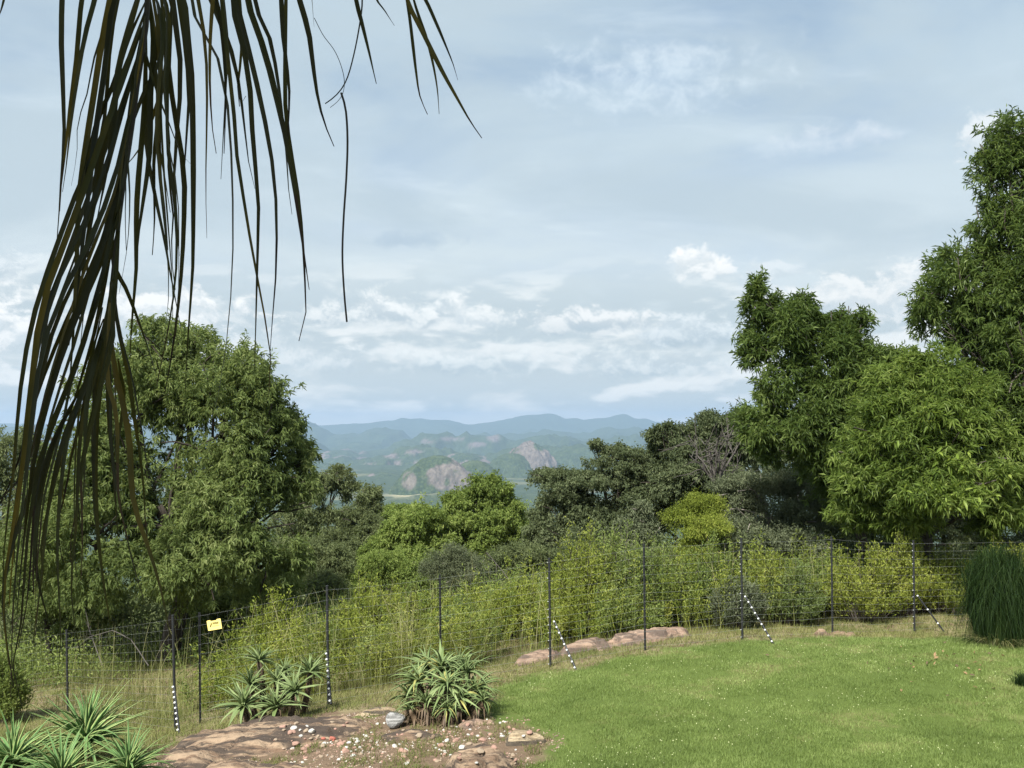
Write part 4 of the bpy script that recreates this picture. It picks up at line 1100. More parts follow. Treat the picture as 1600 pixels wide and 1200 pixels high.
# pebbles
PM = [plain('white_pebble', (.40, .385, .345), .7, var=.12, scale=30), plain('pink_pebble', (.27, .165, .125), .8, var=.2, scale=30), plain('tan_pebble', (.24, .185, .13), .8, var=.2, scale=30), plain('red_pebble', (.30, .10, .07), .8, var=.2, scale=30)]
PMESH = [[lump_mesh('pebble', rr_, 2, m, (1, rr_.uniform(.75, .95), rr_.uniform(.5, .7)), .3) for _ in range(3)] for m in PM]
def pebbles():
    r = np.random.default_rng(78)
    PL = ['white quartz pebble lying in the rock garden', 'pinkish stone lying in the rock garden', 'tan stone lying in the rock garden', 'reddish stone among the white pebbles']
    PG = ['white pebbles in the rock garden', 'pinkish stones in the rock garden', 'tan stones in the rock garden', 'reddish stones in the rock garden']
    cl = [(540, 1162, 26, 10, 34), (500, 1178, 40, 12, 26), (700, 1152, 24, 12, 22), (690, 1178, 8, 5, 6), (735, 1142, 40, 12, 16), (460, 1150, 18, 8, 8), (620, 1172, 60, 14, 16), (810, 1140, 30, 10, 8)]
    spots = []
    for (cx, cy, sx, sy, n) in cl:
        for _ in range(n):
            spots.append((r.normal(cx, sx), r.normal(cy, sy), 0 if r.uniform() < .42 else r.choice([1, 2, 1])))
    for _ in range(120):
        t = r.uniform()
        spots.append((430 + t * 400, r.uniform(1128, 1196) , r.choice([1, 1, 2, 2, 0])))
    for k in range(5): spots.append((r.normal(518, 6), r.normal(1158, 2), 3))
    for (px, py, k) in spots:
        py = min(max(py, 1120), 1200)
        Y = np.interp(py, [1100, 1120, 1150, 1200], [13.3, 12.7, 11.7, 10.5])
        q = P(px, py, Y)
        # walk along the ray to the surface
        d = q - np.array([0, 0, CZ]); t = np.linspace(.8, 1.25, 90)
        xx, yy, zz = d[0] * t, d[1] * t, CZ + d[2] * t
        hh = slab_h(xx, yy); j = int(np.argmax(zz < hh)) if (zz < hh).any() else -1
        if j < 0: continue
        s = float(np.clip(r.lognormal(math.log(.021), .45), .009, .05)) * (1.15 if k else 1)
        o = link('pebble', PMESH[k][r.integers(3)], None, (xx[j], yy[j], hh[j] + s * .12))
        o.scale = (s, s, s); o.rotation_euler = (r.normal(0, .2), r.normal(0, .2), r.uniform(0, 6.28))
        tag(o, PL[k], 'pebble', PG[k])
pebbles()

def gravel():
    r = np.random.default_rng(79)
    n = 9000
    y = r.uniform(9.8, 13.3, n); x = r.uniform(-4.6, .8, n)
    k = (rg_sd(x, y) > .05) & (fbm(x * 1.7, y * 1.7, 3, 80) > .46)
    x, y = x[k], y[k]; z = slab_h(x, y); k = z - ground_h(x, y) < .03
    x, y, z = x[k], y[k], z[k]; n = len(x)
    a = r.lognormal(math.log(.009), .45, n)
    o6 = np.array([[1, 0, 0], [-1, 0, 0], [0, 1, 0], [0, -1, 0], [0, 0, .7], [0, 0, -.7]], float)
    V = np.stack([x, y, z + a * .2], -1)[:, None] + o6[None] * a[:, None, None] * r.uniform(.6, 1.3, (n, 6, 1))
    f8 = np.array([[0, 2, 4], [2, 1, 4], [1, 3, 4], [3, 0, 4], [2, 0, 5], [1, 2, 5], [3, 1, 5], [0, 3, 5]])
    F_ = (np.arange(n)[:, None, None] * 6 + f8[None]).reshape(-1, 3)
    G = Geo(); G.add(V.reshape(-1, 3), F_, None, np.repeat(r.uniform(0, 1, n), 6))
    M, N = material('mixed_gravel')
    m = finish(M, N, cramp(N, attr(N, 'tint'), [(0, (.10, .07, .05)), (.4, (.22, .15, .11)), (.75, (.30, .22, .16)), (1, (.42, .38, .33))]), .9, spec=.15)
    o = G.build('gravel', m, kind='stuff'); o['label'] = 'fine brown and pink gravel lying between the rocks of the garden'
gravel()

# ------------------------------------------------------------------ fence
POST_M = plain('black_painted_steel', (.016, .017, .018), .55, .4, .3, 20)
WIRE_M = plain('galvanised_wire', (.20, .21, .20), .45, .5, .2, 10)
INS_M = plain('white_insulator', (.58, .59, .58), .5, .4, .06, 30)
def fence():
    base0 = P(*[POSTS[5][i] for i in (0, 2, 3)])
    root = thing('wire_fence', 'black post and wire fence with white insulators running behind the lawn', 'fence', base0)
    ins_g = Geo(); ins_g.tube([(0, 0, -.014), (0, 0, -.006), (0, 0, .006), (0, 0, .014)], [.010, .016, .016, .010], 8)
    ins = ins_g.mesh('insulator', INS_M)
    tops, bots = [], []
    r_ins = np.random.default_rng(6)
    for i, (px, t, b, Y, thick) in enumerate(POSTS):
        a = P(px, b, Y); e = P(px - (2 if i != 1 else 4), t, Y)
        a2 = np.array([a[0], a[1], float(ground_h(np.array([a[0]]), np.array([a[1]]))[0])])
        a2[2] = min(a2[2], a[2] + .02)
        G = Geo()
        w = .021 if thick else .0125
        if thick:
            G.tube([a2 - [0, 0, .15], a2, e], [w, w, w], 10); G.tube([e, e + [0, 0, .012]], [w * 1.15, w * 1.15], 10)
        else:       # a Y-shaped standard: three fins
            up = norm(e - a2)
            for k in range(3):
                an = 2 * math.pi * k / 3 + .3
                n1 = np.array([math.cos(an), math.sin(an), 0]); n2 = np.array([-n1[1], n1[0], 0]) * .003
                A = a2 - [0, 0, .15]
                V = [A + n2, A - n2, A - n2 + n1 * .02, A + n2 + n1 * .02, e + n2, e - n2, e - n2 + n1 * .02, e + n2 + n1 * .02]
                G.add(V, None, [(0, 1, 2, 3), (7, 6, 5, 4), (0, 4, 5, 1), (1, 5, 6, 2), (2, 6, 7, 3), (3, 7, 4, 0)])
        p = G.build('post', POST_M, root, base0)
        tops.append(e); bots.append(a2)
        if i in (5, 7, 9):
            for k in range(14):
                if r_ins.uniform() < .3: continue
                f = .03 + k * .072
                q = a2 + (e - a2) * f - base0 + np.array([-.030, -.022, 0])
                o = link('insulator', ins, p, q); o.rotation_euler = (0, math.pi / 2, .3); o.scale = (.5,) * 3
    # braces with white insulator rings
    for i, (x0, y0, d0, x1, y1, d1) in [(1, (272, 1072, 14.22, 280, 1143, 13.75)), (3, (511, 1020, 14.2, 517, 1098, 13.7)), (5, (866, 970, 15.95, 900, 1046, 15.5)), (7, (1164, 931, 16.85, 1208, 1005, 16.4)), (9, (1433, 930, 18.25, 1478, 991, 18.0))]:
        A, B = P(x0, y0, d0), P(x1, y1, d1)
        G = Geo(); G.tube([A, B - (A - B) * .03], .017, 8)
        p = G.build('brace', POST_M, root, base0)
        for k in range(9):
            if i == 9 and k % 3: continue
            q = A + (B - A) * (.02 + k * .118) - base0 + np.array([-.012, -.020, .006])
            o = link('insulator', ins, p, q); o.rotation_euler = (0, 1.2, .3)
            o.scale = (1.1,) * 3
    # extra ends so the wires run out of the picture
    ends0 = (tops[0] + [-5.0, 3.6, -1.4], bots[0] + [-5.0, 3.6, -1.4])
    ends1 = (tops[-1] + [5.2, .8, .0], bots[-1] + [5.2, .8, .1])
    T = [ends0[0]] + tops + [ends1[0]]; Bm = [ends0[1]] + bots + [ends1[1]]
    G0 = Geo(); G0.tube([ends1[1] - [0, 0, .2], ends1[0]], .021, 8); G0.build('post', POST_M, root, base0)
    G0 = Geo(); G0.tube([ends0[1] - [0, 0, .2], ends0[0]], .021, 8); G0.build('post', POST_M, root, base0)
    r = np.random.default_rng(5)
    fr = np.concatenate([np.linspace(.04, .46, 7), np.linspace(.54, .97, 6)])
    for f in fr:
        pts = []
        for k in range(len(T) - 1):
            a = Bm[k] + (T[k] - Bm[k]) * f; b = Bm[k + 1] + (T[k + 1] - Bm[k + 1]) * f
            for t in (0, .25, .5, .75):
                pts.append(a + (b - a) * t - np.array([0, .024, .018 * math.sin(t * math.pi)]))
        pts.append(Bm[-1] + (T[-1] - Bm[-1]) * f - np.array([0, .024, 0]))
        G = Geo(); G.tube(pts, .0011, 4, cap=False)
        G.build('wire', WIRE_M, root, base0)
    # upright wires of the netting: real but too thin to pick apart
    G = Geo()
    for k in range(len(T) - 1):
        L = np.linalg.norm(Bm[k + 1] - Bm[k]); m = int(L / .17)
        for q in range(1, m):
            t = q / m
            a = Bm[k] + (Bm[k + 1] - Bm[k]) * t; b = T[k] + (T[k + 1] - T[k]) * t
            G.tube([a + (b - a) * .04 - [0, .024, 0], a + (b - a) * .97 - [0, .024, .012]], .0004, 3, cap=False)
    G.build('netting', WIRE_M, root, base0, kind='stuff')
    return T, Bm
FT, FB = fence()

# yellow sign hung on the wires
def sign():
    c = P(335, 976, 14.72); r = FT[4] - FT[3]; ux = norm(np.array([r[0], r[1], r[2] * .9])); uz = norm(np.array([0, 0, 1.0]) - ux * ux[2]); uy = np.cross(uz, ux)
    R = np.stack([ux, uy, uz], 1)
    root = thing('fence_sign', 'small yellow electric fence warning plate hanging on the wires', 'sign', c)
    w, h, d = .13, .082, .003
    out = [(-w, -h * .9), (-w * .9, -h), (w * .93, -h), (w, -h * .92), (w, h * .92), (w * .9, h), (w * .5, h), (w * .36, h * .80), (-w * .4, h * .80), (-w * .55, h), (-w * .92, h), (-w, h * .9)]
    n = len(out)
    V = [R @ np.array([x, s * d, z]) for s in (-1, 1) for x, z in out]
    bm = bmesh.new(); vs = [bm.verts.new(v) for v in V]
    bm.faces.new(vs[:n]); bm.faces.new(vs[n:][::-1])
    for i in range(n): bm.faces.new((vs[i], vs[n + i], vs[n + (i + 1) % n], vs[(i + 1) % n]))
    bmesh.ops.recalc_face_normals(bm, faces=bm.faces)
    me = bpy.data.meshes.new('plate'); bm.to_mesh(me); bm.free(); me.materials.append(plain('yellow_plastic', (.80, .66, .20), .5, .4, .06, 20))
    link('plate', me, root)
    # worn, unreadable dark print: a bolt mark, a broken line of strokes, a fainter line below
    G = Geo(); y = -d - .0012
    def quad(x0, z0, x1, z1, sl=0.0):
        G.add([R @ np.array(v) for v in [(x0, y, z0), (x1, y, z0), (x1 + sl, y, z1), (x0 + sl, y, z1)]], None, [(0, 1, 2, 3)])
    quad(-.088, -.030, -.066, .004, .014); quad(-.074, -.002, -.046, .010, .004); quad(-.070, .006, -.050, .036, .010)
    rr = np.random.default_rng(3); x = -.030
    while x < .085:
        ww = rr.uniform(.006, .011); z0 = rr.uniform(.004, .008); quad(x, z0, x + ww, z0 + rr.uniform(.030, .042), .001); x += ww + .004
    mk = G.build('print', plain('dark_print', (.04, .03, .01), .6, .3, .2, 60), root)
    G = Geo(); x = -.040
    while x < .075:
        ww = rr.uniform(.008, .016); quad(x, -.026, x + ww, -.014, .001); x += ww + .004
    G.build('print', plain('faded_print', (.50, .36, .06), .6, .3, .2, 60), root)
sign()

# ------------------------------------------------------------------ succulents
def succ_mat(name, c0, c1, edge=None):
    M, N = material(name)
    t = attr(N, 'tint'); rnd = N.n('ShaderNodeObjectInfo').outputs['Random']
    g = N.n('ShaderNodeNewGeometry'); nz = N.noise(g.outputs['Position'], 25, 4, .6)
    c = N.mix(N.m('ADD', N.m('MULTIPLY', rnd, .8), N.m('MULTIPLY', nz, .3), clamp=True), c0, c1)
    if edge: c = N.mix(N.ramp(t, .62, .8), c, edge)
    return finish(M, N, c, .58, nz, .002, .3, .18)
AL = [succ_mat('aloe_green', (.095, .135, .050), (.190, .238, .098)), succ_mat('aloe_dark', (.068, .105, .034), (.140, .186, .066)),
      succ_mat('aloe_yellow', (.20, .20, .06), (.33, .31, .10)), succ_mat('aloe_dead', (.055, .040, .026), (.13, .09, .055)),
      succ_mat('agave_banded', (.050, .115, .035), (.105, .195, .062), (.27, .33, .12))]
def succ_leaf(mat, L, w, arch, seg=6, thick=.28, up=.0):
    """leaf along +X rising in Z then drooping; a channelled blade"""
    G = Geo(); rows = []
    ang_ = up
    pts = [np.array([0., 0, 0])]
    for k in range(seg):
        ang_ -= arch / seg * (1 + .9 * k / seg) * .7
        pts.append(pts[-1] + np.array([math.cos(ang_), 0, math.sin(ang_)]) * L / seg)
    pts = np.array(pts)
    V = []; A = []
    for k, p in enumerate(pts):
        t = k / seg
        ww = w * .5 * (1 - t) ** .75 * (1 + .25 * math.sin(min(t * 4, 3.14)))
        tg = norm(np.gradient(pts, axis=0)[k]); nrm = np.array([-tg[2], 0, tg[0]])
        for (a, b, tn) in ((-1, .45, 1), (-.5, .05, 0.2), (0, -.05, 0), (.5, .05, .2), (1, .45, 1), (0, -thick * 2.2, 0)):
            V.append(p + np.array([0, a * ww, 0]) + nrm * b * ww); A.append(tn)
    Q = []
    for k in range(seg):
        for j in range(6):
            a = k * 6 + j; b = k * 6 + (j + 1) % 6
            Q.append((a, b, b + 6, a + 6))
    G.add(V, None, Q, A)
    return G.mesh('leaf', mat, smooth_shade=True)
DEAD_M = AL[3]
def rosette(root, rbase, loc, mats, nleaf, L, w, r, tilt=(0, 0), meshes=None, skirt=10, stem_from=None, pitch0=1.35, pitch1=-.15):
    part = bpy.data.objects.new('rosette', None); COL.objects.link(part); part.parent = root; part.location = np.asarray(loc) - rbase
    part.empty_display_size = .05
    part.rotation_euler = (tilt[0], tilt[1], r.uniform(0, 6.28))
    for k in range(nleaf):
        f = k / (nleaf - 1)
        me = meshes[r.integers(len(meshes))]
        o = link('leaf', me, part)
        s = (.62 + .45 * math.sin(min(f * 2.2 + .25, 1.57))) * r.uniform(.85, 1.12)
        o.scale = (s, s, s)
        pit = pitch0 + (pitch1 - pitch0) * f ** .85 + r.normal(0, .10)
        o.rotation_euler = Euler((r.normal(0, .12), -pit, k * 2.39996 + r.normal(0, .12)), 'XYZ')
        o.location = (0, 0, .02 * L * (1 - f))
    return part
def stem(root, rbase, a, b, rad_, r, skirt, L):
    a = np.asarray(a); b = np.asarray(b)
    G = Geo(); G.tube(curve_pts(a, b, 6, r, .06), np.linspace(rad_ * 1.2, rad_, 6), 7)
    # withered leaves hanging round the stem
    d0 = b - a; n = skirt
    for k in range(n):
        t = r.uniform(.25, 1); p = a + d0 * t; an = r.uniform(0, 6.28)
        o = np.array([math.cos(an), math.sin(an), 0]); l = L * r.uniform(.35, .7)
        s = np.array([-o[1], o[0], 0]) * .012
        q1 = p + o * l * .45 + [0, 0, -.1 * l]; q2 = p + o * l * .6 + [0, 0, -.8 * l]
        G.add([p - s, p + s, q1 - s, q1 + s, q2], [(2, 3, 4)], [(0, 1, 3, 2)], 0)
    G.build('stem', DEAD_M, root, rbase, True)

def aloe_left():
    r = np.random.default_rng(11)
    base = P(432, 1122, 13.3); base[2] = float(slab_h(base[:1], base[1:2])[0])
    root = thing('aloe_plant', 'group of short-stemmed aloe rosettes left of the striped post', 'aloe', base)
    ms = [succ_leaf(AL[0], .42, .050, a, up=.15) for a in (.5, .9, .25)] + [succ_leaf(AL[1], .42, .050, .7, up=.1)]
    for (px, py, Y, s) in [(405, 1024, 13.7, 1.0), (484, 1043, 13.6, 1.0), (390, 1062, 13.4, 1.05), (432, 1056, 13.6, .9), (462, 1072, 13.3, .95), (380, 1095, 13.0, 1.1), (432, 1097, 12.9, 1.05), (445, 1040, 13.9, .75)]:
        c = P(px, py + 8, Y); m = r.integers(32, 38)
        x = c[0] + (base[0] - c[0]) * .25; y = c[1]
        g0 = float(slab_h(np.array([x]), np.array([y]))[0])
        p = rosette(root, base, c, None, m, .4, .05, r, (r.normal(-.25, .15), r.normal(0, .2)), ms)
        p.scale = (s * .88 * r.uniform(.85, 1.15),) * 3
        stem(root, base, (x, y, g0 - .03), c, .04, r, 26, .32)
aloe_left()
def aloe_right():
    r = np.random.default_rng(12)
    base = P(690, 1115, 12.75); base[2] = float(slab_h(base[:1], base[1:2])[0])
    root = thing('aloe_plant', 'wide dense aloe clump with drooping yellow-tipped leaves behind the grey stone', 'aloe', base)
    ms = [succ_leaf(AL[1], .58, .052, a, 7, up=.25) for a in (.9, 1.5, 2.0)] + [succ_leaf(AL[0], .58, .052, a, 7, up=.2) for a in (.7, 1.0, 1.4, 1.7)] + [succ_leaf(AL[2], .46, .042, 2.1, 7, up=.2)]
    for (px, py, Y, s) in [(690, 1048, 12.9, 1.0), (655, 1066, 12.6, .95), (730, 1052, 12.8, .95), (700, 1072, 12.4, .95), (745, 1080, 12.6, .85), (640, 1090, 12.6, .75), (668, 1042, 13.2, .9), (718, 1040, 13.3, .9), (640, 1108, 12.3, .5), (700, 1108, 12.2, .6), (665, 1098, 12.3, .65), (755, 1095, 12.4, .6), (720, 1092, 12.3, .75)]:
        c = P(px, py, Y); m = r.integers(32, 38)
        x = c[0] + (base[0] - c[0]) * .35; y = c[1]
        g0 = float(slab_h(np.array([x]), np.array([y]))[0])
        p = rosette(root, base, c, None, m, .56, .05, r, (r.normal(-.15, .2), (c[0] - base[0]) * .6), ms, pitch0=1.3, pitch1=-.05)
        p.scale = (s * .95 * r.uniform(.85, 1.12),) * 3
        stem(root, base, (x, y, g0 - .03), c, .045, r, 30, .45)
aloe_right()
def agaves():
    r = np.random.default_rng(13)
    ms = [succ_leaf(AL[4], .74, .046, a, 8, up=.2) for a in (.25, .6, 1.1, 1.7)]
    spec = [('large spiky rosette with yellow-edged leaves at the lower left', 135, 1158, 11.5, 96, 1.08),
            ('spiky rosette with yellow-edged leaves cut by the left edge', 20, 1195, 10.6, 80, .98),
            ('spiky yellow-edged rosette at the bottom, in front of the largest one', 95, 1218, 10.2, 80, .88),
            ('spiky yellow-edged rosette at the bottom, next to the brown rock slab', 200, 1205, 10.5, 80, .84)]
    for (lab, px, py, Y, n, s) in spec:
        c = P(px, py, Y); g0 = float(slab_h(c[:1], c[1:2])[0])
        base = np.array([c[0], c[1], min(g0, c[2])])
        root = thing('spiky_plant', lab, 'plant', base, 'spiky rosettes in the lower left corner')
        p = rosette(root, base, c, None, n, .8, .05, r, (r.normal(-.05, .06), r.normal(0, .06)), ms, pitch0=1.45, pitch1=-.25)
        p.scale = (s,) * 3
        stem(root, base, base - [0, 0, .05], c, .05, r, 30, .5)
agaves()
def small_aloes():
    r = np.random.default_rng(14)
    ms = [succ_leaf(AL[0], .36, .045, a, up=.2) for a in (.6, 1.2)] + [succ_leaf(AL[2], .34, .04, 1.4)]
    for (lab, px, py, by, Y) in [('single-stemmed aloe with a withered skirt behind the fence, right of the striped post', 577, 1008, 1060, 17.0), ('single-stemmed aloe behind the thin post above the drooping aloe', 688, 972, 1030, 17.6)]:
        c = P(px, py, Y); base = base_at(px, Y)
        root = thing('aloe_plant', lab, 'aloe', base, 'single aloes behind the fence')
        p = rosette(root, base, c, None, 24, .36, .045, r, (-.1, 0), ms); p.scale = (.95,) * 3
        stem(root, base, base - [0, 0, .05], c, .04, r, 60, .34)
small_aloes()

# dark arching grass clump at the right edge
def grass_clump():
    r = np.random.default_rng(15)
    base = base_at(1556, 15.9)
    root = thing('grass_clump', 'dense dark clump of long drooping grass at the right edge of the lawn', 'grass clump', base)
    n = 5600
    G = Geo()
    a = r.uniform(0, 6.283, n); q = r.uniform(0, 1, n) ** .6
    pos = base + np.stack([np.cos(a) * q * .40, np.sin(a) * q * .38, np.zeros(n) - .02], -1)
    H = r.uniform(.7, 1.66, n) * (1 - .18 * q ** 2) * (.86 + .3 * vnoise(a * 2.2, q * 3, 4))
    az_ = a + r.normal(0, .9, n); dirx = np.stack([np.cos(az_), np.sin(az_), np.zeros(n)], -1)
    reach = r.uniform(.12, .62, n) * (.35 + .65 * q)
    drop = r.uniform(0, 1.1, n) ** 1.3 * (.25 + .75 * q)
    sa = az_ + math.pi / 2 + r.normal(0, .6, n); side = np.stack([np.cos(sa), np.sin(sa), np.zeros(n)], -1)
    rows = []; K = 7; wob = r.normal(0, .085, (n, 3))
    for k in range(K + 1):
        t = k / K
        up = np.where(t < .6, H * (1 - (1 - t / .6) ** 2), H - drop * np.maximum(0, (t - .6) / .4) ** 1.4)
        out = reach * (t ** 1.5)
        c = pos + dirx * out[:, None] + wob * math.sin(t * 3.6); c = c + np.array([0, 0, 1.0]) * up[:, None]
        w = .0065 * (1 - .85 * t)
        rows.append(np.stack([c - side * w, c + side * w], 1))
    V = np.concatenate(rows, 1); m = V.shape[1]; kk = np.arange(n)[:, None] * m
    Q = np.concatenate([kk + np.array([[2 * i, 2 * i + 1, 2 * i + 3, 2 * i + 2]]) for i in range(K)])
    G.add(V.reshape(-1, 3), None, Q, np.repeat(np.clip(r.normal(.4, .28, n), 0, 1), m))
    G.build('blades', LM['tuft'], root, base)
    G = Geo(); m = 420
    an = r.uniform(0, 6.28, m); pos = base + np.stack([np.cos(an) * .40, np.sin(an) * .4, np.zeros(m)], -1)
    blades(G, pos, r.uniform(.25, .5, m), .010, r.uniform(.6, 1.4, m), r, 4, r.uniform(.3, 1, m), .7, an)
    G.build('dry_blades', LM['straw'], root, base)
    # small tuft farther along the lawn edge
    base = base_at(1594, 13.1)
    root = thing('grass_tuft', 'small dark grass tuft in a bare patch at the right edge of the lawn', 'grass clump', base)
    G = Geo(); m = 500
    pos = base + np.stack([r.normal(0, .07, m), r.normal(0, .07, m), np.zeros(m)], -1)
    blades(G, pos, r.uniform(.12, .28, m), .009, r.uniform(.2, 1.2, m), r, 4, r.uniform(0, .8, m), .6)
    G.build('blades', LM['tuft'], root, base)
grass_clump()

# fallen leaves on the lawn under the right-hand tree
def fallen_leaves():
    r = np.random.default_rng(16)
    g = Geo(); g.add([(0, 0, 0), (.22, .4, .10), (.16, .75, .12), (0, 1, .02), (-.16, .75, .08), (-.22, .4, .12), (0, .4, .0), (0, .75, .02)],
                     [(0, 6, 1), (0, 5, 6), (7, 3, 2), (4, 3, 7)], [(6, 7, 2, 1), (5, 4, 7, 6)])
    mes = [g.mesh('fallen_leaf', plain('dead_leaf', c, .8)) for c in ((.13, .075, .035), (.22, .14, .07), (.09, .06, .035))]
    for k in range(46):
        px, py = (r.normal(1475, 45), r.normal(1036, 12)) if k < 22 else (r.uniform(1200, 1600), r.uniform(1012, 1090))
        Y = float(np.interp(py, [1000, 1030, 1072, 1200], [16.4, 15.0, 13.1, 10])); q = P(px, py, Y)
        o = link('fallen_leaf', mes[r.integers(3)], None, (q[0], q[1], float(ground_h(q[:1], q[1:2])[0]) + .03))
        s = r.uniform(.05, .10); o.scale = (s, s, s); o.rotation_euler = (r.normal(0, .4), r.normal(0, .4), r.uniform(0, 6.28))
        tag(o, 'dry brown leaf fallen on the lawn under the light green round tree', 'leaf', 'fallen leaves on the lawn')
fallen_leaves()

# dry pale sticks and arching stalks
def sticks():
    r = np.random.default_rng(17)
    for (lab, pts) in [('pale dead branch leaning through the grass under the large leafy tree', [(160, 1040, 19.5), (140, 985, 20), (128, 930, 20.3), (122, 905, 20.4)]),
                       ('pale dry stick lying across the grass behind the fence in the middle', [(790, 1018, 18.4), (760, 1008, 18.6), (735, 998, 18.8), (700, 980, 19.2)]),
                       ('pale dead stalk leaning left of the first braced post in the middle', [(808, 930, 19.6), (795, 905, 19.7), (775, 880, 19.8), (760, 862, 20)]),
                       ('long pale arching stalk above the grass left of the trunk', [(232, 1040, 18.6), (205, 1000, 18.8), (175, 985, 19), (140, 995, 19.1), (118, 1015, 19.1)])]:
        q = np.array([P(*a) for a in pts]); G = Geo(); c = q[0].copy()
        f = np.concatenate([curve_pts(q[i], q[i + 1], 5, r, .03)[(1 if i else 0):] for i in range(len(q) - 1)])
        G.tube(f, np.linspace(.011, .004, len(f)), 5)
        for k in range(5):
            s = f[r.integers(3, len(f) - 1)]; G.tube(curve_pts(s, s + rand_dirs(1, r, .5)[0] * r.uniform(.1, .35), 4, r, .1), np.linspace(.006, .002, 4), 4, cap=False)
        o = link('dry_stick', G.mesh('dry_stick', BARKG, c), None, c); tag(o, lab, 'stick')
sticks()

# ------------------------------------------------------------------ unseen roof added over the camera to shade the palm fronds
def shade_roof():
    base = np.array([0, -1.0, float(ground_h(np.array([0.]), np.array([-1.]))[0])])
    root = thing('shade_roof', 'added unseen thatched roof on timber posts that shades the palm', 'shade_roof', base)
    G = Geo()
    e0 = np.array([0, 1.95, 7.35]); e1 = np.array([0, -5.0, 10.2]); nrm = norm(np.cross(e1 - e0, [1., 0, 0])); nrm = nrm if nrm[2] > 0 else -nrm
    V = [np.array([x, 0, 0]) + e + nrm * h for h in (0, .24) for e in (e0, e1) for x in (-6.5, 5.5)]
    G.add(V, None, [(0, 1, 3, 2), (4, 6, 7, 5), (0, 4, 5, 1), (2, 3, 7, 6), (0, 2, 6, 4), (1, 5, 7, 3)])
    G.build('shade_thatch', plain('shade_thatch', (.16, .125, .07), .95, .1, .4, 14), root, base)
    for x in (-6.0, 5.0):
        for y, z in ((1.2, 7.6), (-4.6, 9.9)):
            G = Geo(); g0 = float(ground_h(np.array([x]), np.array([y]))[0]); G.tube([(x, y, g0 - .3), (x, y, z)], .10, 12)
            G.build('post', BARK, root, base)
shade_roof()

# ------------------------------------------------------------------ palm in the foreground
PALM = leaf_mat('palm_leaflet', (.008, .014, .005), (.024, .034, .008), (.170, .120, .016), .34, .5, 6.0, spec=.3)
PALM_TIP = leaf_mat('palm_leaflet_dry', (.016, .012, .009), (.045, .030, .016), (.10, .07, .03), .12, .6, 6.0, spec=.2)
PALM_R = plain('palm_rib_dark', (.030, .028, .020), .6, .3, .3, 30)
def spline(p, n):
    p = np.asarray(p, float); d = np.r_[0, np.cumsum(np.linalg.norm(np.diff(p, axis=0), axis=1))]
    t = np.linspace(0, d[-1], n); tt = np.zeros_like(p)
    for i in range(len(p)):
        a = max(i - 1, 0); b = min(i + 1, len(p) - 1); tt[i] = (p[b] - p[a]) / max(d[b] - d[a], 1e-9)
    k = np.clip(np.searchsorted(d, t, 'right') - 1, 0, len(p) - 2); h = (d[k + 1] - d[k]); u = (t - d[k]) / h
    u = u[:, None]; h = h[:, None]
    return (2 * u**3 - 3 * u**2 + 1) * p[k] + (u**3 - 2 * u**2 + u) * h * tt[k] + (-2 * u**3 + 3 * u**2) * p[k + 1] + (u**3 - u**2) * h * tt[k + 1]
def leaflet(parent, origin, pts3, width, r, mats=None, twist=None, frac_dry=.12):
    c = spline(pts3, 16); n = len(c)
    tg = norm(np.gradient(c, axis=0))
    view = norm(c - np.array([0, 0, CZ]))
    s0 = norm(np.cross(tg, view)); f0 = np.cross(s0, tg)
    tw = (r.uniform(-.9, .9) if twist is None else twist) + np.linspace(0, r.normal(0, .7), n)
    s = s0 * np.cos(tw)[:, None] + f0 * np.sin(tw)[:, None]; nn = np.cross(tg, s)
    t = np.linspace(0, 1, n)
    w = width * .5 * np.clip(.35 + 2.6 * t, 0, 1) * np.clip((1 - t) * 2.2, 0, 1) ** .75
    w = np.maximum(w, .0012)
    fold = .45
    L = c + s * w[:, None] + nn * (w * fold)[:, None]; R = c - s * w[:, None] + nn * (w * fold)[:, None]
    V = np.stack([L, c, R], 1).reshape(-1, 3)
    Q = []
    for i in range(n - 1):
        for j in (0, 1): Q.append((i * 3 + j, i * 3 + j + 1, i * 3 + j + 4, i * 3 + j + 3))
    tint = np.repeat(np.clip(r.normal(.36, .30) + np.sin(t * 5 + r.uniform(0, 6)) * .18, 0, 1), 3)
    mi = np.array([1 if q[0] // 3 > (1 - frac_dry) * n else 0 for q in Q])
    me = mesh_np('leaflet', V - origin, [np.array(Q)], [PALM, PALM_TIP], {'tint': tint}, True, mi)
    return link('leaflet', me, parent)
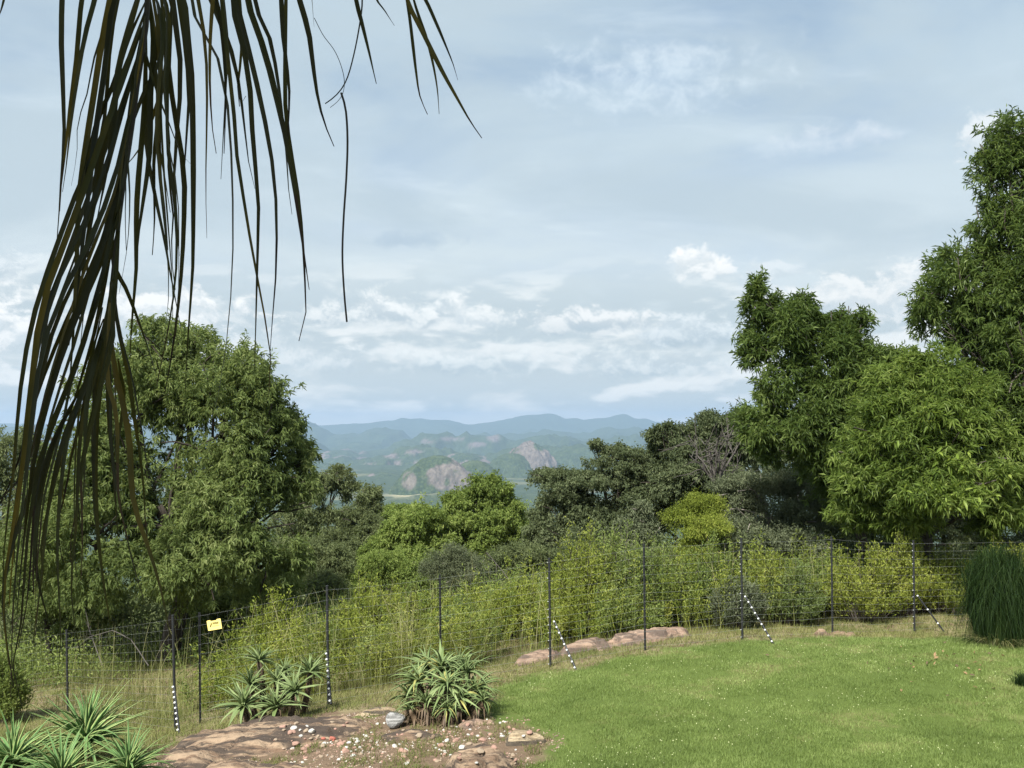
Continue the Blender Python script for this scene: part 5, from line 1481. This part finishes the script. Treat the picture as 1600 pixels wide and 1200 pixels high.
def palm():
    r = np.random.default_rng(18)
    bx, by = -2.75, 2.7
    base = np.array([bx, by, float(ground_h(np.array([bx]), np.array([by]))[0])])
    top = np.array([bx + .1, by - .05, 7.0])
    root = thing('palm', 'palm with dark fronds hanging down in the upper left foreground', 'palm', base)
    G = Geo(); pts = curve_pts(base - [0, 0, .2], top, 40, r, .01)
    rr = .13 + .012 * (np.arange(40) % 2); G.tube(pts, rr, 14); G.build('trunk', BARK, root, base)
    def P3(px, py, Y): return P(px, py, Y)
    # frond whose end hangs into the picture
    rach = [top, top + [.35, -.1, .75], P3(120, -950, 2.5), P3(215, -420, 2.4), P3(232, -120, 2.35), P3(228, 40, 2.3), P3(216, 120, 2.3), P3(206, 200, 2.3), P3(194, 280, 2.3), P3(184, 360, 2.3), P3(176, 430, 2.3), P3(166, 520, 2.3)]
    G = Geo(); sp = spline(rach, 60); G.tube(sp, np.linspace(.020, .0045, 60), 7)
    fr1 = G.build('frond', PALM_R, root, base)
    LF = [  # px, py lists and width px
        (12, [(205, -240), (140, -150), (104, -60), (97, 40), (99, 130), (101, 210), (96, 280), (92, 340), (89, 378)]),
        (16, [(214, -200), (150, -120), (126, 0), (118, 90), (108, 170), (102, 230), (96, 280), (93, 330)]),
        (20, [(218, -180), (175, -100), (150, 0), (134, 60), (120, 140), (110, 210), (104, 260), (98, 300)]),
        (12, [(222, -150), (185, -60), (160, 60), (146, 150), (132, 240), (122, 320), (120, 400), (116, 480), (112, 560), (104, 640)]),
        (22, [(224, -120), (200, -60), (176, 20), (168, 90), (158, 160), (148, 230), (140, 300), (130, 380), (122, 450), (108, 540)]),
        (12, [(228, 0), (200, 60), (176, 130), (150, 190), (138, 240), (128, 290), (120, 330), (122, 400), (118, 470)]),
        (11, [(226, 20), (205, 80), (186, 140), (168, 190), (150, 240), (126, 310), (100, 380), (74, 450), (58, 520), (50, 590), (44, 650), (36, 720), (24, 800), (10, 880), (5, 960), (14, 1040)]),
        (13, [(218, 90), (200, 150), (180, 220), (160, 290), (134, 350), (104, 410), (74, 480), (56, 560), (44, 640), (36, 720), (28, 800), (20, 870), (14, 950)]),
        (13, [(212, 140), (196, 210), (180, 280), (158, 340), (130, 400), (104, 450), (76, 520), (60, 590), (50, 670), (40, 760), (30, 850), (22, 940), (18, 1040), (17, 1090)]),
        (14, [(208, 180), (194, 250), (180, 320), (160, 380), (140, 440), (112, 510), (90, 570), (70, 640), (54, 710), (44, 780), (36, 850), (30, 910), (26, 960)]),
        (12, [(200, 220), (190, 290), (176, 360), (158, 430), (140, 490), (120, 560), (92, 630), (66, 700), (48, 790), (38, 880), (34, 960), (18, 1060), (34, 1104)]),
        (12, [(196, 260), (180, 330), (160, 400), (130, 470), (104, 530), (80, 600), (58, 680), (30, 750), (0, 781), (-30, 800)]),
        (20, [(180, 400), (174, 470), (160, 530), (140, 590), (120, 640), (100, 690), (86, 750), (76, 800), (70, 860), (62, 930), (55, 1000), (53, 1028)]),
        (13, [(176, 430), (166, 520), (158, 590), (150, 660), (148, 720), (149, 780), (153, 840), (160, 900), (168, 950), (172, 978)]),
        (13, [(174, 450), (172, 520), (180, 580), (194, 640), (203, 700), (206, 767), (216, 810), (230, 850), (246, 900), (258, 950), (266, 996)]),
        (12, [(180, 400), (180, 470), (190, 530), (203, 590), (211, 650), (220, 710), (226, 770), (228, 820), (234, 862)]),
        (13, [(186, 350), (178, 410), (198, 450), (214, 490), (228, 530), (240, 570), (246, 598)]),
        (9, [(172, 460), (169, 530), (169, 608), (172, 670), (177, 730), (181, 790), (184, 832)]),
        (8, [(184, 560), (194, 620), (190, 660), (182, 700), (172, 740), (166, 770)]),
        (9, [(160, 480), (140, 570), (124, 630), (117, 700), (115, 770), (116, 840), (118, 890), (120, 912)]),
        (8, [(166, 500), (146, 570), (130, 640), (124, 710), (121, 770), (126, 820), (130, 850)]),
        (10, [(168, 490), (150, 560), (138, 620), (134, 690), (133, 740), (130, 790), (128, 830)]),
        (11, [(150, 560), (122, 640), (106, 690), (97, 760), (92, 830), (92, 900), (95, 960), (95, 1010), (88, 1076)]),
        (9, [(140, 590), (110, 660), (98, 720), (97, 770), (102, 796)]),
        (10, [(130, 600), (92, 670), (72, 730), (60, 790), (55, 860), (60, 910), (70, 950), (76, 976)]),
        (9, [(120, 620), (80, 700), (62, 770), (56, 830), (52, 890), (53, 930)]),
        (9, [(110, 600), (70, 700), (40, 790), (20, 850), (6, 920), (10, 1000), (22, 1075)]),
        (12, [(190, 300), (186, 370), (184, 430), (178, 500), (166, 560), (152, 620), (144, 690)]),
        (16, [(216, 120), (206, 190), (190, 260), (180, 320), (170, 390), (160, 450), (146, 520), (126, 590), (108, 650), (92, 720)]),
        (11, [(228, 20), (228, 90), (226, 170), (220, 240), (215, 300), (213, 360), (213, 420), (208, 480), (205, 520), (203, 560)]),
        (10, [(230, 10), (243, 80), (228, 170), (228, 230), (240, 300), (255, 370), (266, 430), (276, 480), (284, 522)]),
        (11, [(232, -40), (246, 40), (250, 120), (246, 200), (249, 280), (256, 350), (262, 420), (262, 480), (254, 540)]),
        (10, [(233, -60), (262, 20), (258, 120), (240, 180), (220, 230), (196, 260)]),
        (12, [(233, -90), (268, 0), (264, 100), (276, 190), (288, 270), (288, 340), (284, 420), (276, 500), (264, 580), (258, 612)]),
        (15, [(232, -120), (284, -20), (294, 60), (300, 120), (302, 190), (303, 260), (303, 340), (302, 420), (297, 490), (292, 560), (290, 612)]),
        (8, [(205, 200), (222, 150), (246, 100), (262, 40)]),
        (10, [(222, 60), (246, 140), (268, 200), (284, 240), (300, 258)]),
        (11, [(226, 30), (210, 130), (200, 220), (204, 300), (200, 380), (186, 460)]),
        (14, [(224, 40), (190, 120), (164, 220), (150, 300), (136, 380), (128, 440), (124, 500)]),
        (13, [(231, -50), (205, 30), (184, 110), (176, 200), (164, 280), (150, 350)]),
        (12, [(230, -30), (240, 60), (236, 150), (234, 240), (226, 300), (216, 370), (214, 420)]),
    ]
    for w, path in LF:
        Y0 = 2.32 + r.normal(0, .07); s = r.normal(0, .10)
        q = [P3(px, py, 2.33 if k == 0 else Y0 + s * k / len(path)) for k, (px, py) in enumerate(path)]
        leaflet(fr1, base, q, (min(w, 11) + .3 * max(w - 11, 0) + 0.5) / F * 2.32 * .76, r, frac_dry=r.choice([.06, .12, .25]))
    low = [p for w, p in LF if len(p) > 8]
    def resample(p, n=12):
        p = np.array(p, float); d = np.r_[0, np.cumsum(np.linalg.norm(np.diff(p, axis=0), axis=1))]; t = np.linspace(0, d[-1], n)
        return np.stack([np.interp(t, d, p[:, 0]), np.interp(t, d, p[:, 1])], 1)
    for k in range(34):     # strands between their neighbours
        i = r.integers(len(low)); a = resample(low[i])
        c = sorted((np.abs(resample(q) - a).mean(), j) for j, q in enumerate(low) if j != i)
        b = resample(low[c[r.integers(0, 4)][1]]); f = r.uniform(.2, .8)
        m = a * f + b * (1 - f); m[1:, 0] += np.cumsum(r.normal(0, 3.4, 11)); m = m[:int(r.integers(8, 13))]
        Y0 = 2.33 + r.normal(0, .10)
        leaflet(fr1, base, [P3(px, py, 2.33 if j == 0 else Y0) for j, (px, py) in enumerate(m)], r.uniform(4, 8) / F * 2.32, r, frac_dry=r.choice([.08, .2, .35]))
    # second frond, its rib above the picture
    Y2 = 2.75
    rach2 = [top, top + [.6, 0, .85], P3(120, -1050, 2.7), P3(240, -620, Y2), P3(330, -360, Y2), P3(430, -190, Y2), P3(530, -100, Y2), P3(600, -50, Y2), P3(638, -12, Y2)]
    G = Geo(); sp2 = spline(rach2, 60); G.tube(sp2, np.linspace(.020, .004, 60), 7)
    fr2 = G.build('frond', PALM_R, root, base)
    def rib(px):
        pp = np.array([(v[0] / v[1] * F + 800) for v in sp2]); return sp2[np.argmin(np.abs(pp - px) + (np.arange(60) < 15) * 1e4)]
    LF2 = [
        (9, [(300, -60), (316, 40), (322, 110), (322, 200), (321, 280), (322, 345), (323, 372)]),
        (13, [(290, -60), (300, 20), (330, 70), (348, 130), (357, 200), (361, 280), (363, 360), (361, 440), (355, 520), (344, 600), (330, 660), (320, 690)]),
        (13, [(318, -60), (332, 10), (354, 60), (370, 120), (379, 180), (386, 240), (393, 280), (398, 295)]),
        (8, [(345, -40), (354, 60), (352, 140), (348, 220), (345, 280)]),
        (9, [(345, -50), (356, 80), (366, 170), (372, 250), (385, 330), (396, 400), (408, 460), (418, 520), (424, 570), (420, 620)]),
        (13, [(350, -60), (372, 20), (392, 100), (408, 170), (420, 230), (428, 290), (431, 350), (430, 430), (425, 500), (421, 560)]),
        (13, [(378, -60), (388, 10), (412, 80), (430, 150), (444, 210), (453, 260), (463, 320), (472, 380), (480, 430), (483, 453)]),
        (10, [(388, -60), (402, 20), (420, 60), (432, 120), (440, 180), (446, 230), (450, 290), (456, 335)]),
        (11, [(430, -80), (440, -10), (444, 60), (450, 110), (453, 150), (451, 190), (450, 230)]),
        (8, [(446, 150), (452, 220), (464, 290), (472, 360), (476, 430), (478, 490), (474, 520), (467, 533)]),
        (10, [(452, -80), (468, 0), (482, 50), (490, 110), (498, 160), (508, 195), (516, 215), (522, 229)]),
        (7, [(484, -60), (488, 0), (490, 30), (491, 42)]),
        (8, [(550, -60), (556, 0), (566, 40), (576, 80), (583, 110), (588, 131)]),
        (6, [(575, -40), (588, 0), (600, 16), (608, 28), (616, 40)]),
        (8, [(628, -30), (640, 10), (660, 50), (690, 110), (715, 155), (735, 190), (753, 216)]),
        (6, [(632, -25), (640, 30), (646, 80), (651, 120), (656, 150), (668, 179)]),
        (6, [(640, -20), (652, 20), (666, 60), (676, 100), (683, 140), (686, 178)]),
        (8, [(650, -20), (664, 0), (682, 40), (697, 75), (708, 102), (715, 125)]),
        (9, [(326, -60), (344, 30), (352, 120), (352, 180), (350, 240)]),
        (10, [(370, -60), (376, 10), (378, 80), (372, 140), (376, 170), (384, 150)]),
        (9, [(362, -60), (366, 20), (384, 90), (392, 150), (396, 230), (404, 310), (402, 420), (400, 500), (398, 572)]),
        (8, [(338, -60), (330, 40), (328, 120), (332, 200), (338, 240)]),
        (14, [(270, -100), (282, 0), (292, 80), (296, 160), (290, 240), (286, 320)]),
        (12, [(262, -100), (270, 0), (282, 90), (280, 180), (272, 260), (276, 330), (280, 400)]),
        (5, [(12, -30), (5, 0), (1, 16), (-4, 30)]),
    ]
    for w, path in LF2:
        Y0 = Y2 + r.normal(0, .06)
        q = [rib(path[0][0])] + [P3(px, py, Y0) for (px, py) in path]
        if path[0][0] < 100: q = q[1:]
        leaflet(fr2, base, q, (w + 0.5) / F * Y2 * .84, r, frac_dry=r.choice([.1, .2, .3]))
    # a dry forked strip caught on the rib
    G = Geo()
    q = [P3(560, -80, Y2)] + [P3(a, b, Y2) for a, b in [(566, 0), (560, 50), (548, 105), (538, 132), (524, 150), (508, 162)]]
    G.tube(spline(q, 24), np.linspace(.0030, .0018, 24), 5)
    q = [P3(a, b, Y2) for a, b in [(533, 145), (540, 170), (543, 220), (541, 280), (537, 340), (535, 400), (538, 460), (542, 503)]]
    G.tube(spline(q, 24), np.linspace(.0035, .0030, 24), 5)
    q = [P3(a, b, Y2) for a, b in [(491, 28), (505, 55), (522, 78), (532, 100), (538, 125), (536, 145), (528, 158), (516, 168)]]
    G.tube(spline(q, 24), .0011, 4)
    G.build('dry_strip', PALM_R, fr2, base)
    # the rest of the crown, above and left of the picture
    for k in range(13):
        an = .6 + k * 2 * math.pi / 13 + r.normal(0, .1); ln = r.uniform(1.9, 2.6); d = np.array([math.cos(an), math.sin(an), 0])
        p = [top, top + d * ln * .3 + [0, 0, .85], top + d * ln * .7 + [0, 0, .95], top + d * ln + [0, 0, .55]]
        if d[1] < -.1: continue
        G = Geo(); s3 = spline(p, 30); G.tube(s3, np.linspace(.02, .004, 30), 6)
        f = G.build('frond', PALM_R, root, base)
        for j in range(5, 30, 1):
            for sg in (-1, 1):
                a = s3[j]; sd_ = np.array([-d[1], d[0], 0]) * sg
                L = .75 * math.sin(min(3.0, (j - 2) / 28 * 3.1)) * .6 + .16
                q = [a, a + sd_ * L * .45 + d * .10 + [0, 0, .04], a + sd_ * L * .8 + d * .2 + [0, 0, -.10], a + sd_ * L + d * .25 + [0, 0, -.28]]
                cc = np.array(q)
                G2 = None
                leaf_strips.append((f, base, cc))
leaf_strips = []
palm()
def crown_leaflets():
    """leaflets of the fronds outside the picture, joined per frond"""
    by = {}
    for f, base, cc in leaf_strips: by.setdefault(f, []).append((base, cc))
    for f, lst in by.items():
        G = Geo()
        for base, cc in lst:
            c = spline(cc, 6); tg = norm(np.gradient(c, axis=0)); s = norm(np.cross(tg, [0, 0, 1.0]))
            w = np.array([.010, .016, .017, .014, .009, .001])[:, None]
            V = np.stack([c - s * w, c + s * w], 1).reshape(-1, 3)
            G.add(V, None, [(2 * i, 2 * i + 1, 2 * i + 3, 2 * i + 2) for i in range(5)], .4)
        o = G.build('leaflets', PALM, f, base); o['kind'] = 'stuff'
crown_leaflets()
